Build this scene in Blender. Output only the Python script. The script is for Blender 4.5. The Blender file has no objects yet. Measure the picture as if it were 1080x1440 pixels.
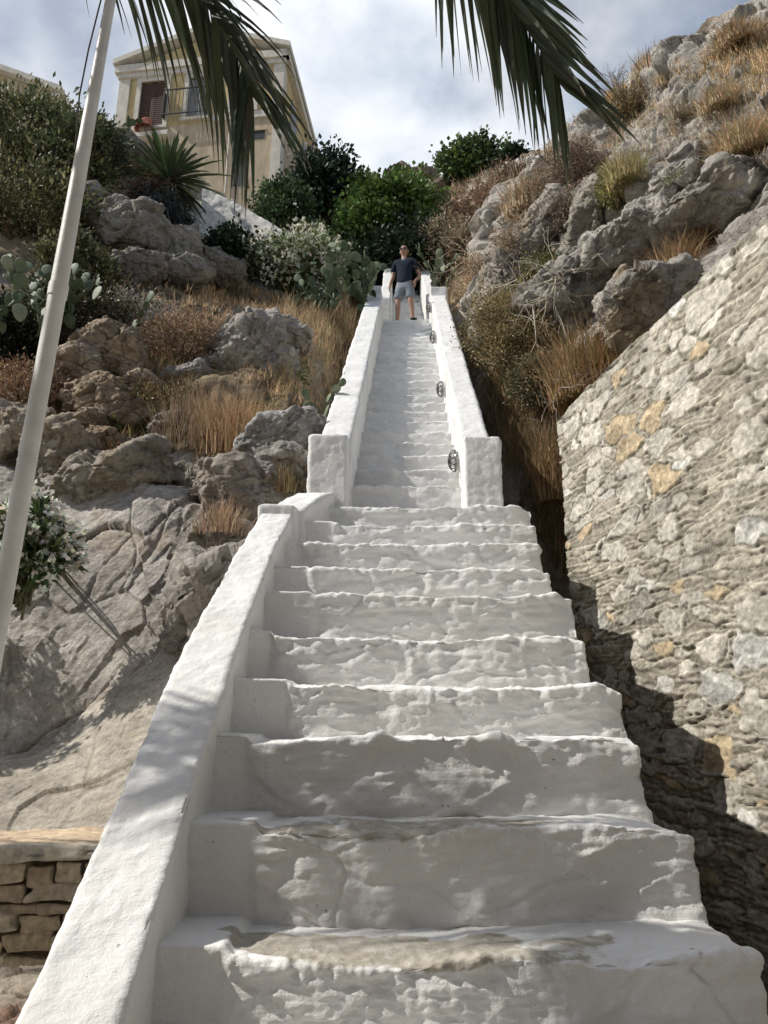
import bpy, math, random
import numpy as np
from mathutils import Vector, Matrix
R = math.radians
sc = bpy.context.scene
col = sc.collection

# ------------------------------------------------------------------ camera
PITCH, F = R(16.5), 1040.0
CP, SP = math.cos(PITCH), math.sin(PITCH)
EYE = 1.6
cd = bpy.data.cameras.new('camera'); cam = bpy.data.objects.new('camera', cd); col.objects.link(cam)
cd.sensor_fit = 'VERTICAL'; cd.sensor_height = 36.0; cd.sensor_width = 27.0; cd.lens = 36.0 * F / 1440.0
cd.clip_start = .05; cd.clip_end = 2000
cam.location = (0, 0, EYE); cam.rotation_euler = (R(90) + PITCH, 0, 0)
sc.camera = cam

# ------------------------------------------------------------------ light
SUN = np.array([-.68, -.075, .70]); SUN = SUN / np.linalg.norm(SUN)      # towards the sun
elev = math.asin(SUN[2]); az = math.atan2(SUN[0], SUN[1])
world = bpy.data.worlds.new('World'); sc.world = world; world.use_nodes = True
wt = world.node_tree; wt.nodes.clear()
def wn(t, **k):
    n = wt.nodes.new(t)
    for a, b in k.items(): setattr(n, a, b)
    return n
sky = wn('ShaderNodeTexSky', sky_type='NISHITA', sun_disc=False, sun_elevation=elev, sun_rotation=az, altitude=50)
sky.air_density = 1.0; sky.dust_density = 1.5; sky.ozone_density = 1.5
tc = wn('ShaderNodeTexCoord')
mp = wn('ShaderNodeMapping'); mp.inputs['Scale'].default_value = (1.0, 1.0, 1.5); mp.inputs['Location'].default_value = (.31, .12, .0)
no = wn('ShaderNodeTexNoise'); no.inputs['Scale'].default_value = 2.2; no.inputs['Detail'].default_value = 9; no.inputs['Roughness'].default_value = .5; no.inputs['Distortion'].default_value = .1
rp = wn('ShaderNodeValToRGB'); rp.color_ramp.elements[0].position = .40; rp.color_ramp.elements[1].position = .60
rp.color_ramp.elements[0].color = (.06, .06, .06, 1); rp.color_ramp.elements[1].color = (1, 1, 1, 1)
no2 = wn('ShaderNodeTexNoise'); no2.inputs['Scale'].default_value = 6; no2.inputs['Detail'].default_value = 6
cl = wn('ShaderNodeValToRGB'); cl.color_ramp.elements[0].position = .35; cl.color_ramp.elements[1].position = .65
cl.color_ramp.elements[0].color = (5.6, 6.4, 7.6, 1); cl.color_ramp.elements[1].color = (11.2, 11.4, 11.6, 1)
mx = wn('ShaderNodeMixRGB')
bg = wn('ShaderNodeBackground'); bg.inputs['Strength'].default_value = .095
wo = wn('ShaderNodeOutputWorld')
L = wt.links.new
L(tc.outputs['Generated'], mp.inputs['Vector']); L(mp.outputs[0], no.inputs['Vector']); L(no.outputs['Fac'], rp.inputs[0])
sx = wn('ShaderNodeSeparateXYZ'); L(tc.outputs['Generated'], sx.inputs[0])      # more cloud over the hill, clearer behind
mr = wn('ShaderNodeMapRange'); mr.inputs['From Min'].default_value = -.6; mr.inputs['From Max'].default_value = .7; mr.inputs['To Min'].default_value = -.16; mr.inputs['To Max'].default_value = .10
ad = wn('ShaderNodeMath', operation='ADD'); L(sx.outputs[1], mr.inputs['Value']); L(mr.outputs[0], ad.inputs[0]); L(no.outputs['Fac'], ad.inputs[1]); L(ad.outputs[0], rp.inputs[0])
L(mp.outputs[0], no2.inputs['Vector']); L(no2.outputs['Fac'], cl.inputs[0])
L(rp.outputs[0], mx.inputs['Fac']); L(sky.outputs[0], mx.inputs['Color1']); L(cl.outputs[0], mx.inputs['Color2'])
L(mx.outputs[0], bg.inputs['Color']); L(bg.outputs[0], wo.inputs['Surface'])
sd = bpy.data.lights.new('sun', 'SUN'); sd.energy = 4.3; sd.angle = R(.53); sd.color = (1, .955, .88)
so = bpy.data.objects.new('sun', sd); col.objects.link(so); so.location = (-20, -5, 30)
so.rotation_euler = Vector(-SUN).to_track_quat('-Z', 'Y').to_euler()
sc.view_settings.view_transform = 'Standard'; sc.view_settings.look = 'None'
sc.view_settings.exposure = 0.12; sc.view_settings.gamma = 1
sc.cycles.max_bounces = 6; sc.cycles.diffuse_bounces = 3; sc.cycles.transparent_max_bounces = 6
try: sc.cycles.use_denoising = True
except Exception: pass

# ------------------------------------------------------------------ numpy noise
def H(ix, iy, iz, s=0):
    h = (ix.astype(np.int64) * 374761393 + iy.astype(np.int64) * 668265263 + iz.astype(np.int64) * 2147483647 + s * 974634777) & 0xffffffff
    h = (h ^ (h >> 13)) * 1274126177 & 0xffffffff
    h = (h ^ (h >> 16)) * 2246822519 & 0xffffffff
    return ((h ^ (h >> 15)) & 0xffffff).astype(np.float64) / 16777216.0
def vnoise(P, s=0):
    i = np.floor(P); f = P - i; u = f * f * f * (f * (f * 6 - 15) + 10); i = i.astype(np.int64)
    r = 0
    for a in (0, 1):
        wa = u[:, 0] if a else 1 - u[:, 0]
        for b in (0, 1):
            wb = u[:, 1] if b else 1 - u[:, 1]
            for c in (0, 1):
                wc = u[:, 2] if c else 1 - u[:, 2]
                r = r + wa * wb * wc * H(i[:, 0] + a, i[:, 1] + b, i[:, 2] + c, s)
    return r * 2 - 1
def fbm(P, o=4, s=0, g=.5):
    P = np.asarray(P, float); r = 0; a = 1.0; t = 0
    for k in range(o):
        r = r + a * vnoise(P * (2.03 ** k) + k * 17.3, s + k); t += a; a *= g
    return r / t * 1.6
def ridged(P, o=4, s=0):
    P = np.asarray(P, float); r = 0; a = 1.0; t = 0
    for k in range(o):
        r = r + a * (1 - 2.2 * np.abs(vnoise(P * (2.07 ** k) + k * 9.1, s + k))); t += a; a *= .5
    return r / t
def strata(P, sdir, freq, s=0, warp=.6, br=1.2):
    """saw-tooth beds: flat flakes that break off in sharp little ledges"""
    sdir = np.array(sdir, float); sdir /= np.linalg.norm(sdir)
    h = P @ sdir * freq + warp * fbm(P * br, 3, s); b = np.floor(h); f = h - b
    a = H(b.astype(np.int64), b.astype(np.int64) * 3, b.astype(np.int64) * 7, s)
    m = sstep(-.35, .25, vnoise(P * br * 1.7 + b[:, None] * 3.1, s + 2))
    return (f * (.35 + .9 * a) * m + a * .6)
def facet(P, s=0):
    F1, F2, ID, OF = worley(P, s); return (OF * (ID - .5)).sum(1) * 1.6 + (ID[:, 0] - .5) * .5, F2 - F1
def worley(P, s=0):
    """F1, F2, id values (n,3) of the nearest cell, offset to its centre"""
    P = np.asarray(P, float); i0 = np.floor(P).astype(np.int64); n = len(P)
    F1 = np.full(n, 9.); F2 = np.full(n, 9.); ID = np.zeros((n, 3)); OF = np.zeros((n, 3))
    for a in (-1, 0, 1):
        for b in (-1, 0, 1):
            for c in (-1, 0, 1):
                I = i0 + (a, b, c)
                q = np.stack([H(I[:, 0], I[:, 1], I[:, 2], s + k) for k in range(3)], 1)
                d = P - I - q; dd = np.sqrt((d * d).sum(1))
                m = dd < F1
                F2 = np.where(m, F1, np.minimum(F2, dd)); F1 = np.where(m, dd, F1)
                ID[m] = q[m]; OF[m] = d[m]
    return F1, F2, ID, OF
def worley2(P, s=0):
    P = np.asarray(P, float); i0 = np.floor(P).astype(np.int64); n = len(P); Z = np.zeros(n, np.int64)
    F1 = np.full(n, 9.); F2 = np.full(n, 9.); ID = np.zeros((n, 3)); OF = np.zeros((n, 2))
    for a in (-1, 0, 1):
        for b in (-1, 0, 1):
            ia, ib = i0[:, 0] + a, i0[:, 1] + b
            q = np.stack([H(ia, ib, Z, s + k) for k in range(3)], 1)
            d = P - np.stack([ia, ib], 1) - q[:, :2]; dd = np.sqrt((d * d).sum(1))
            m = dd < F1
            F2 = np.where(m, F1, np.minimum(F2, dd)); F1 = np.where(m, dd, F1)
            ID[m] = q[m]; OF[m] = d[m]
    return F1, F2, ID, OF
def sstep(a, b, x):
    t = np.clip((x - a) / (b - a), 0, 1); return t * t * (3 - 2 * t)

# ------------------------------------------------------------------ projection helpers
def P3(px, py, zc):
    """point seen at photo pixel (px,py) at depth zc metres along the camera axis"""
    X = (px - 540.) / F * zc; Y = (720. - py) / F * zc
    return np.stack([X + 0 * zc, zc * CP - Y * SP, EYE + zc * SP + Y * CP], -1)
def PY(px, py, y):
    t = (720. - py) / F
    return P3(px, py, y / (CP - t * SP))
def proj(V):
    V = np.atleast_2d(V); y, z = V[:, 1], V[:, 2] - EYE
    zc = y * CP + z * SP; Y = -y * SP + z * CP
    return 540 + F * V[:, 0] / zc, 720 - F * Y / zc, zc

# ------------------------------------------------------------------ objects
def props(o, label=None, cat=None, group=None, kind=None):
    if label: o['label'] = label
    if cat: o['category'] = cat
    if group: o['group'] = group
    if kind: o['kind'] = kind
    return o
def empty(name, loc=(0, 0, 0), rz=0.0, **k):
    o = bpy.data.objects.new(name, None); col.objects.link(o); o.location = loc; o.rotation_euler = (0, 0, rz)
    o.empty_display_size = .1
    return props(o, **k)
def mk(name, V, Fc, m, parent=None, smooth=True, C=None, W=None, **k):
    """V (n,3) in the parent's space, Fc = array (m,3|4) or list of such arrays"""
    V = np.asarray(V, np.float32)
    Fl = Fc if isinstance(Fc, list) else [Fc]
    Fl = [np.asarray(f, np.int32) for f in Fl if len(f)]
    me = bpy.data.meshes.new(name)
    me.vertices.add(len(V)); me.vertices.foreach_set('co', V.ravel())
    nl = sum(f.size for f in Fl); nf = sum(len(f) for f in Fl)
    me.loops.add(nl); me.loops.foreach_set('vertex_index', np.concatenate([f.ravel() for f in Fl]))
    me.polygons.add(nf)
    tot = np.concatenate([np.full(len(f), f.shape[1], np.int32) for f in Fl])
    st = np.concatenate([[0], np.cumsum(tot)[:-1]]).astype(np.int32)
    me.polygons.foreach_set('loop_start', st); me.polygons.foreach_set('loop_total', tot)
    me.polygons.foreach_set('use_smooth', np.full(nf, smooth))
    if C is not None:
        a = me.attributes.new('tint', 'FLOAT_COLOR', 'POINT')
        c = np.ones((len(V), 4), np.float32); c[:, :3] = C; a.data.foreach_set('color', c.ravel())
    if W is not None:
        a = me.attributes.new('worn', 'FLOAT', 'POINT'); a.data.foreach_set('value', np.asarray(W, np.float32))
    me.update(calc_edges=True); me.validate()
    if m is not None: me.materials.append(m)
    o = bpy.data.objects.new(name, me); col.objects.link(o)
    if parent is not None: o.parent = parent
    return props(o, **k)
def gridF(nr, nc, off=0, flip=False):
    i = np.arange(nr - 1)[:, None] * nc + np.arange(nc - 1)[None]
    f = np.stack([i, i + 1, i + nc + 1, i + nc], -1).reshape(-1, 4) + off
    return f[:, ::-1] if flip else f
def normals(V, Fq):
    a, b, c = V[Fq[:, 0]], V[Fq[:, 1]], V[Fq[:, 2]]
    if Fq.shape[1] == 4: n = np.cross(V[Fq[:, 2]] - a, V[Fq[:, 3]] - b)
    else: n = np.cross(b - a, c - a)
    N = np.zeros_like(V)
    for k in range(Fq.shape[1]):
        for j in range(3): N[:, j] += np.bincount(Fq[:, k], n[:, j], len(V))
    return N / (np.linalg.norm(N, axis=1, keepdims=True) + 1e-12)
def crW(n, m):
    """catmull-rom weights: n samples over m control points"""
    t = np.linspace(0, m - 1, n); i = np.minimum(np.floor(t).astype(int), m - 2); f = t - i
    W = np.zeros((n, m)); w = [(-f + 2 * f * f - f ** 3) / 2, (2 - 5 * f * f + 3 * f ** 3) / 2, (f + 4 * f * f - 3 * f ** 3) / 2, (-f * f + f ** 3) / 2]
    for k in range(4): np.add.at(W, (np.arange(n), np.clip(i + k - 1, 0, m - 1)), w[k])
    return W
def weld(V, Fq, tol=1e-5):
    k = np.round(V / tol).astype(np.int64)
    _, idx, inv = np.unique(k, axis=0, return_index=True, return_inverse=True)
    inv = np.asarray(inv).ravel(); return V[idx], inv[Fq]
def rbox(Lx, Ly, Lz, res, r, rx=None, ry=None, rz_=None):
    """rounded box 0..L, welded quad mesh"""
    def ax(Ln, rs):
        n = max(2, int(math.ceil(Ln / rs)) + 1); g = np.linspace(0, Ln, n)
        e = np.array([r * .12, r * .35, r * .65, r]); e = e[e < Ln / 2]
        return np.unique(np.round(np.concatenate([g, e, Ln - e]), 6))
    X, Y, Z = ax(Lx, rx or res), ax(Ly, ry or res), ax(Lz, rz_ or res)
    Vs, Fs, off = [], [], 0
    def face(A, B, fn, flip):
        nonlocal off
        a, b = np.meshgrid(A, B, indexing='ij'); v = fn(a.ravel(), b.ravel())
        Vs.append(v); Fs.append(gridF(len(A), len(B), off, flip)); off += len(v)
    o = lambda a, v: np.full_like(a, v)
    face(X, Z, lambda a, b: np.stack([a, o(a, 0), b], 1), False)
    face(X, Z, lambda a, b: np.stack([a, o(a, Ly), b], 1), True)
    face(X, Y, lambda a, b: np.stack([a, b, o(a, Lz)], 1), False)
    face(X, Y, lambda a, b: np.stack([a, b, o(a, 0)], 1), True)
    face(Y, Z, lambda a, b: np.stack([o(a, 0), a, b], 1), True)
    face(Y, Z, lambda a, b: np.stack([o(a, Lx), a, b], 1), False)
    V = np.concatenate(Vs); Fq = np.concatenate(Fs)
    V, Fq = weld(V, Fq)
    Lm = np.array([Lx, Ly, Lz]); q = np.clip(V, r, Lm - r); d = V - q
    n = np.linalg.norm(d, axis=1, keepdims=True)
    V = np.where(n > 1e-9, q + d / np.maximum(n, 1e-9) * r, V)
    return V, Fq
def box(x0, y0, z0, x1, y1, z1):
    V = np.array([[x, y, z] for x in (x0, x1) for y in (y0, y1) for z in (z0, z1)], float)
    return V, np.array([[0, 1, 3, 2], [4, 6, 7, 5], [0, 4, 5, 1], [2, 3, 7, 6], [0, 2, 6, 4], [1, 5, 7, 3]])
class MB:
    def __init__(s): s.V = []; s.F4 = []; s.F3 = []; s.n = 0; s.C = []
    def add(s, V, Fq, C=None):
        V = np.asarray(V, float); Fq = np.asarray(Fq)
        s.V.append(V)
        if len(Fq): (s.F4 if Fq.shape[1] == 4 else s.F3).append(Fq + s.n)
        s.n += len(V)
        s.C.append(np.ones((len(V), 3)) if C is None else np.broadcast_to(C, (len(V), 3)))
        return s
    def box(s, *a, C=None): return s.add(*box(*a), C=C)
    def mesh(s, name, m, parent=None, smooth=True, xf=None, **k):
        V = np.concatenate(s.V); C = np.concatenate(s.C)
        if xf is not None: V = xf(V)
        return mk(name, V, [np.concatenate(f) for f in (s.F4, s.F3) if f], m, parent, smooth, C=C, **k)
def tube(pts, rad, n=8, cap=True):
    pts = np.asarray(pts, float); m = len(pts); rad = np.broadcast_to(rad, (m,)).astype(float)
    t = np.gradient(pts, axis=0); t /= np.linalg.norm(t, axis=1, keepdims=True) + 1e-9
    ref = np.array([0, 0, 1.]) if abs(t[0, 2]) < .8 else np.array([1., 0, 0])
    V = []; a = np.linspace(0, 2 * np.pi, n, endpoint=False)
    u = np.cross(t[0], ref); u /= np.linalg.norm(u)
    for i in range(m):
        u = u - t[i] * (u @ t[i]); u /= np.linalg.norm(u) + 1e-9; w = np.cross(t[i], u)
        V.append(pts[i] + rad[i] * (np.cos(a)[:, None] * u + np.sin(a)[:, None] * w))
    V = np.concatenate(V)
    i = np.arange(m - 1)[:, None] * n; j = np.arange(n)[None]; jn = (j + 1) % n
    Fq = np.stack([i + j, i + jn, i + n + jn, i + n + j], -1).reshape(-1, 4)
    if cap:
        V = np.concatenate([V, pts[:1], pts[-1:]]); b = m * n; jj = np.arange(n); j2 = (jj + 1) % n
        Fq = np.concatenate([Fq, np.stack([jj * 0 + b, j2, jj, jj], -1)[:, [0, 1, 2, 2]], np.stack([jj * 0 + b + 1, (m - 1) * n + jj, (m - 1) * n + j2, (m - 1) * n + j2], -1)])
    return V, Fq
def tubeMB(mb, pts, rad, n=8, C=None):
    V, Fq = tube(pts, rad, n, cap=False); mb.add(V, Fq, C=C)
    k = len(V)
    # caps as small fans
    m = len(pts)
    for base, ring, fl in ((0, np.arange(n), True), (0, np.arange((m - 1) * n, m * n), False)):
        c = V[ring].mean(0)[None]; Vc = np.concatenate([V[ring], c]); j = np.arange(n)
        f = np.stack([np.full(n, n), (j + 1) % n, j] if fl else [np.full(n, n), j, (j + 1) % n], 1)
        mb.add(Vc, f, C=C)
def smooth_path(pts, n):
    pts = np.asarray(pts, float); return crW(n, len(pts)) @ pts

# ------------------------------------------------------------------ materials
def material(name, rough=.85, spec=.2):
    m = bpy.data.materials.new(name); m.use_nodes = True; nt = m.node_tree
    b = nt.nodes['Principled BSDF']; b.inputs['Roughness'].default_value = rough
    b.inputs['Specular IOR Level'].default_value = spec
    return m, nt, b
def nd(nt, t, **k):
    n = nt.nodes.new(t)
    for a, v in k.items():
        if a in n.inputs.keys(): n.inputs[a].default_value = v
        else: setattr(n, a, v)
    return n
def coord(nt, scale=(1, 1, 1), rot=(0, 0, 0)):
    g = nd(nt, 'ShaderNodeNewGeometry'); m = nd(nt, 'ShaderNodeMapping'); m.inputs['Scale'].default_value = scale; m.inputs['Rotation'].default_value = rot
    nt.links.new(g.outputs['Position'], m.inputs['Vector']); return m.outputs[0]
def noise(nt, v, scale, detail=5, rough=.55, dist=0.0):
    n = nd(nt, 'ShaderNodeTexNoise', Scale=scale, Detail=detail, Roughness=rough, Distortion=dist); nt.links.new(v, n.inputs['Vector']); return n.outputs['Fac']
def ramp(nt, f, stops):
    r = nd(nt, 'ShaderNodeValToRGB'); e = r.color_ramp.elements
    while len(e) < len(stops): e.new(.5)
    for el, (p, c) in zip(e, stops): el.position = p; el.color = (*c, 1) if len(c) == 3 else c
    nt.links.new(f, r.inputs[0]); return r.outputs[0]
def mixc(nt, f, a, b, mode='MIX'):
    n = nd(nt, 'ShaderNodeMixRGB', blend_type=mode)
    for s, v in (('Fac', f), ('Color1', a), ('Color2', b)):
        if isinstance(v, (int, float)): n.inputs[s].default_value = v
        elif isinstance(v, tuple): n.inputs[s].default_value = (*v, 1)
        else: nt.links.new(v, n.inputs[s])
    return n.outputs[0]
def math_(nt, op, a, b=None):
    n = nd(nt, 'ShaderNodeMath', operation=op)
    for i, v in enumerate((a, b)):
        if v is None: continue
        if isinstance(v, (int, float)): n.inputs[i].default_value = v
        else: nt.links.new(v, n.inputs[i])
    return n.outputs[0]
def bump(nt, b, h, dist, strength=1.0, prev=None):
    n = nd(nt, 'ShaderNodeBump', Strength=strength, Distance=dist); nt.links.new(h, n.inputs['Height'])
    if prev is not None: nt.links.new(prev, n.inputs['Normal'])
    nt.links.new(n.outputs[0], b.inputs['Normal']); return n.outputs[0]
def attr(nt, name='tint', out='Color'):
    return nd(nt, 'ShaderNodeAttribute', attribute_name=name).outputs[out]
def G(v): return (v, v, v)

def m_whitewash(name='whitewash', worn=False):
    m, nt, b = material(name, .8, .25)
    v = coord(nt); c = ramp(nt, noise(nt, v, 2.3, 6, .6), [(.3, (.69, .69, .675)), (.7, (.81, .805, .79))])
    c = mixc(nt, math_(nt, 'MULTIPLY', ramp(nt, noise(nt, coord(nt, (1, 1, 3)), 1.7, 5, .65), [(.5, G(0)), (.75, G(1))]), .35), c, (.60, .57, .51))
    c = mixc(nt, ramp(nt, noise(nt, v, 38, 3, .6), [(.715, G(0)), (.745, G(1))]), c, (.34, .31, .27))
    if worn:
        w = attr(nt, 'worn', 'Fac'); f = ramp(nt, math_(nt, 'ADD', w, math_(nt, 'MULTIPLY', noise(nt, v, 30, 4, .7), .5)), [(.66, G(0)), (.80, G(1))])
        st = ramp(nt, noise(nt, v, 24, 6, .7), [(.3, (.30, .265, .21)), (.55, (.44, .41, .35)), (.75, (.60, .57, .50))])
        c = mixc(nt, f, c, st)
    nt.links.new(c, b.inputs['Base Color'])
    p = bump(nt, b, noise(nt, v, 22, 7, .68), .016, .6)
    p = bump(nt, b, noise(nt, coord(nt, (1, 1, 5)), 12, 5, .65), .010, .35, p)
    bump(nt, b, noise(nt, v, 130, 3, .6), .003, .35, p)
    return m
def m_rock(name, c1, c2, c3, scale=1.0, stain=(.30, .22, .12), stainf=.35, usetint=True, bumps=1.0):
    m, nt, b = material(name, .9, .15)
    v = coord(nt); vs = coord(nt, (1, 1.2, 2.0), (.5, .35, .2))
    c = ramp(nt, noise(nt, v, 1.6 * scale, 8, .65, .6), [(.3, c1), (.5, c2), (.72, c3)])
    c = mixc(nt, ramp(nt, noise(nt, vs, 5 * scale, 7, .7), [(.38, G(.62)), (.6, G(1.08))]), c, c, 'MULTIPLY') if False else mixc(nt, 1.0, c, ramp(nt, noise(nt, vs, 6 * scale, 7, .7), [(.3, G(.62)), (.62, G(1.1))]), 'MULTIPLY')
    c = mixc(nt, math_(nt, 'MULTIPLY', ramp(nt, noise(nt, v, 1.1 * scale, 5, .6, 1.0), [(.56, G(0)), (.68, G(1))]), stainf), c, stain)
    c = mixc(nt, 1.0, c, ramp(nt, noise(nt, v, 32 * scale, 6, .75), [(.3, G(.62)), (.5, G(1.0)), (.7, G(1.25))]), 'MULTIPLY')
    c = mixc(nt, ramp(nt, noise(nt, v, 17 * scale, 6, .75), [(.60, G(0)), (.68, G(.6))]), c, (.17, .155, .13))
    c = mixc(nt, ramp(nt, noise(nt, v, 9 * scale, 5, .7, .5), [(.64, G(0)), (.72, G(.45))]), c, (.50, .43, .27))
    if usetint: c = mixc(nt, 1.0, c, attr(nt), 'MULTIPLY')
    nt.links.new(c, b.inputs['Base Color'])
    p = bump(nt, b, noise(nt, vs, 7 * scale, 8, .68, .4), .06 * bumps, .7)
    p = bump(nt, b, noise(nt, v, 28 * scale, 7, .75), .018 * bumps, .9, p)
    return m
def m_tint(name, rough=.7, spec=.2, nscale=20, amp=(.75, 1.15), transl=0.0, bumpd=.004):
    """base colour = vertex tint x noise"""
    m, nt, b = material(name, rough, spec)
    c = mixc(nt, 1.0, attr(nt), ramp(nt, noise(nt, coord(nt), nscale, 4, .6), [(.3, G(amp[0])), (.7, G(amp[1]))]), 'MULTIPLY')
    nt.links.new(c, b.inputs['Base Color'])
    if bumpd: bump(nt, b, noise(nt, coord(nt), nscale * 2, 7, .72), bumpd, .8)
    if transl:
        t = nd(nt, 'ShaderNodeBsdfTranslucent'); nt.links.new(c, t.inputs['Color'])
        x = nd(nt, 'ShaderNodeMixShader'); x.inputs[0].default_value = transl
        o = nt.nodes['Material Output']
        nt.links.new(b.outputs[0], x.inputs[1]); nt.links.new(t.outputs[0], x.inputs[2]); nt.links.new(x.outputs[0], o.inputs['Surface'])
    return m
def m_plain(name, c, rough=.6, spec=.3, metal=0, nscale=15, amp=(.85, 1.08), bumpd=.002, stain=0):
    m, nt, b = material(name, rough, spec); b.inputs['Metallic'].default_value = metal
    nt.links.new(mixc(nt, 1.0, c, ramp(nt, noise(nt, coord(nt), nscale, 5, .6), [(.3, G(amp[0])), (.7, G(amp[1]))]), 'MULTIPLY'), b.inputs['Base Color'])
    if stain:
        l = b.inputs['Base Color'].links[0].from_socket; f = math_(nt, 'MULTIPLY', ramp(nt, noise(nt, coord(nt, (2.5, 2.5, .5)), 1.6, 7, .7), [(.45, G(0)), (.7, G(1))]), stain)
        nt.links.new(mixc(nt, f, l, tuple(v * .55 for v in c)), b.inputs['Base Color'])
    if bumpd: bump(nt, b, noise(nt, coord(nt), nscale * 3, 4, .6), bumpd, .5)
    return m
M_WHITE = m_whitewash(); M_STEP = m_whitewash('whitewash_worn', True)
M_ROCK = m_rock('limestone', (.27, .25, .225), (.41, .385, .355), (.54, .515, .48))
M_ROCKD = m_rock('limestone_dark', (.18, .155, .125), (.30, .26, .21), (.42, .38, .33))
M_CLIFF = m_rock('cliff_limestone', (.26, .235, .20), (.43, .40, .355), (.58, .545, .49), .8, stainf=.6)
M_EARTH = m_rock('dry_earth', (.11, .08, .05), (.19, .14, .085), (.28, .22, .14), 1.2, (.09, .07, .05), .5)
M_LEAF = m_tint('leaves', .55, .3, 12, (.7, 1.2), .18, 0)
M_GRASS = m_tint('dry_grass', .8, .1, 10, (.75, 1.15), .2, 0)
M_BARK = m_tint('bark', .9, .1, 25)
M_STONE = m_tint('wall_stones', .92, .12, 30, (.62, 1.28), 0, .009)
# ------------------------------------------------------------------ staircase
def plaster(V, N, amp=1.0, strokes=1.0):
    d = .006 * fbm(V * 4.5, 3, 1) + .0035 * fbm(V * 15, 3, 5)
    w = V * (1, 1, 1) + .08 * np.stack([vnoise(V * 3, 7), vnoise(V * 3 + 9, 8), vnoise(V * 4 + 5, 9)], 1)
    F1, F2, _, _ = worley(w * (3.2, 3.2, 7.5), 3)
    d = d - .003 * (1 - sstep(.0, .10, F2 - F1)) * sstep(-.2, .5, vnoise(V * 1.3, 12)) + .0022 * ridged(V * (7, 7, 12), 3, 33) + .0016 * vnoise(V * 45, 35)
    d = d + strokes * .0018 * vnoise(V * (5, 5, 70), 21)
    return d * amp

stair = empty('staircase', (.1, 2.3, 0), label='long steep whitewashed masonry staircase climbing the hillside between low white parapets', cat='staircase')
so_ = np.array([.1, 2.3, 0])
NOSE = []      # (y, z, xl, xr) of every step, bottom to top
pyk = [1322, 1147, 1027, 953, 886, 829, 793, 760, 732, 707]
xrk = [1060, 968, 893, 868, 818, 803, 770, 756, 752, 744]
for k in range(10):
    y = 2.34 + .343 * k
    p = PY(0, pyk[k], y); zc = y * CP + (p[2] - EYE) * SP
    NOSE.append([y, p[2], None, (xrk[k] - 540) / F * zc])
base = NOSE[0]
low = [[base[0] - .36 * i, base[1] - .265 * i, None, base[3] + .015 * i] for i in (3, 2, 1)]
NOSE = low + NOSE
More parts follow.
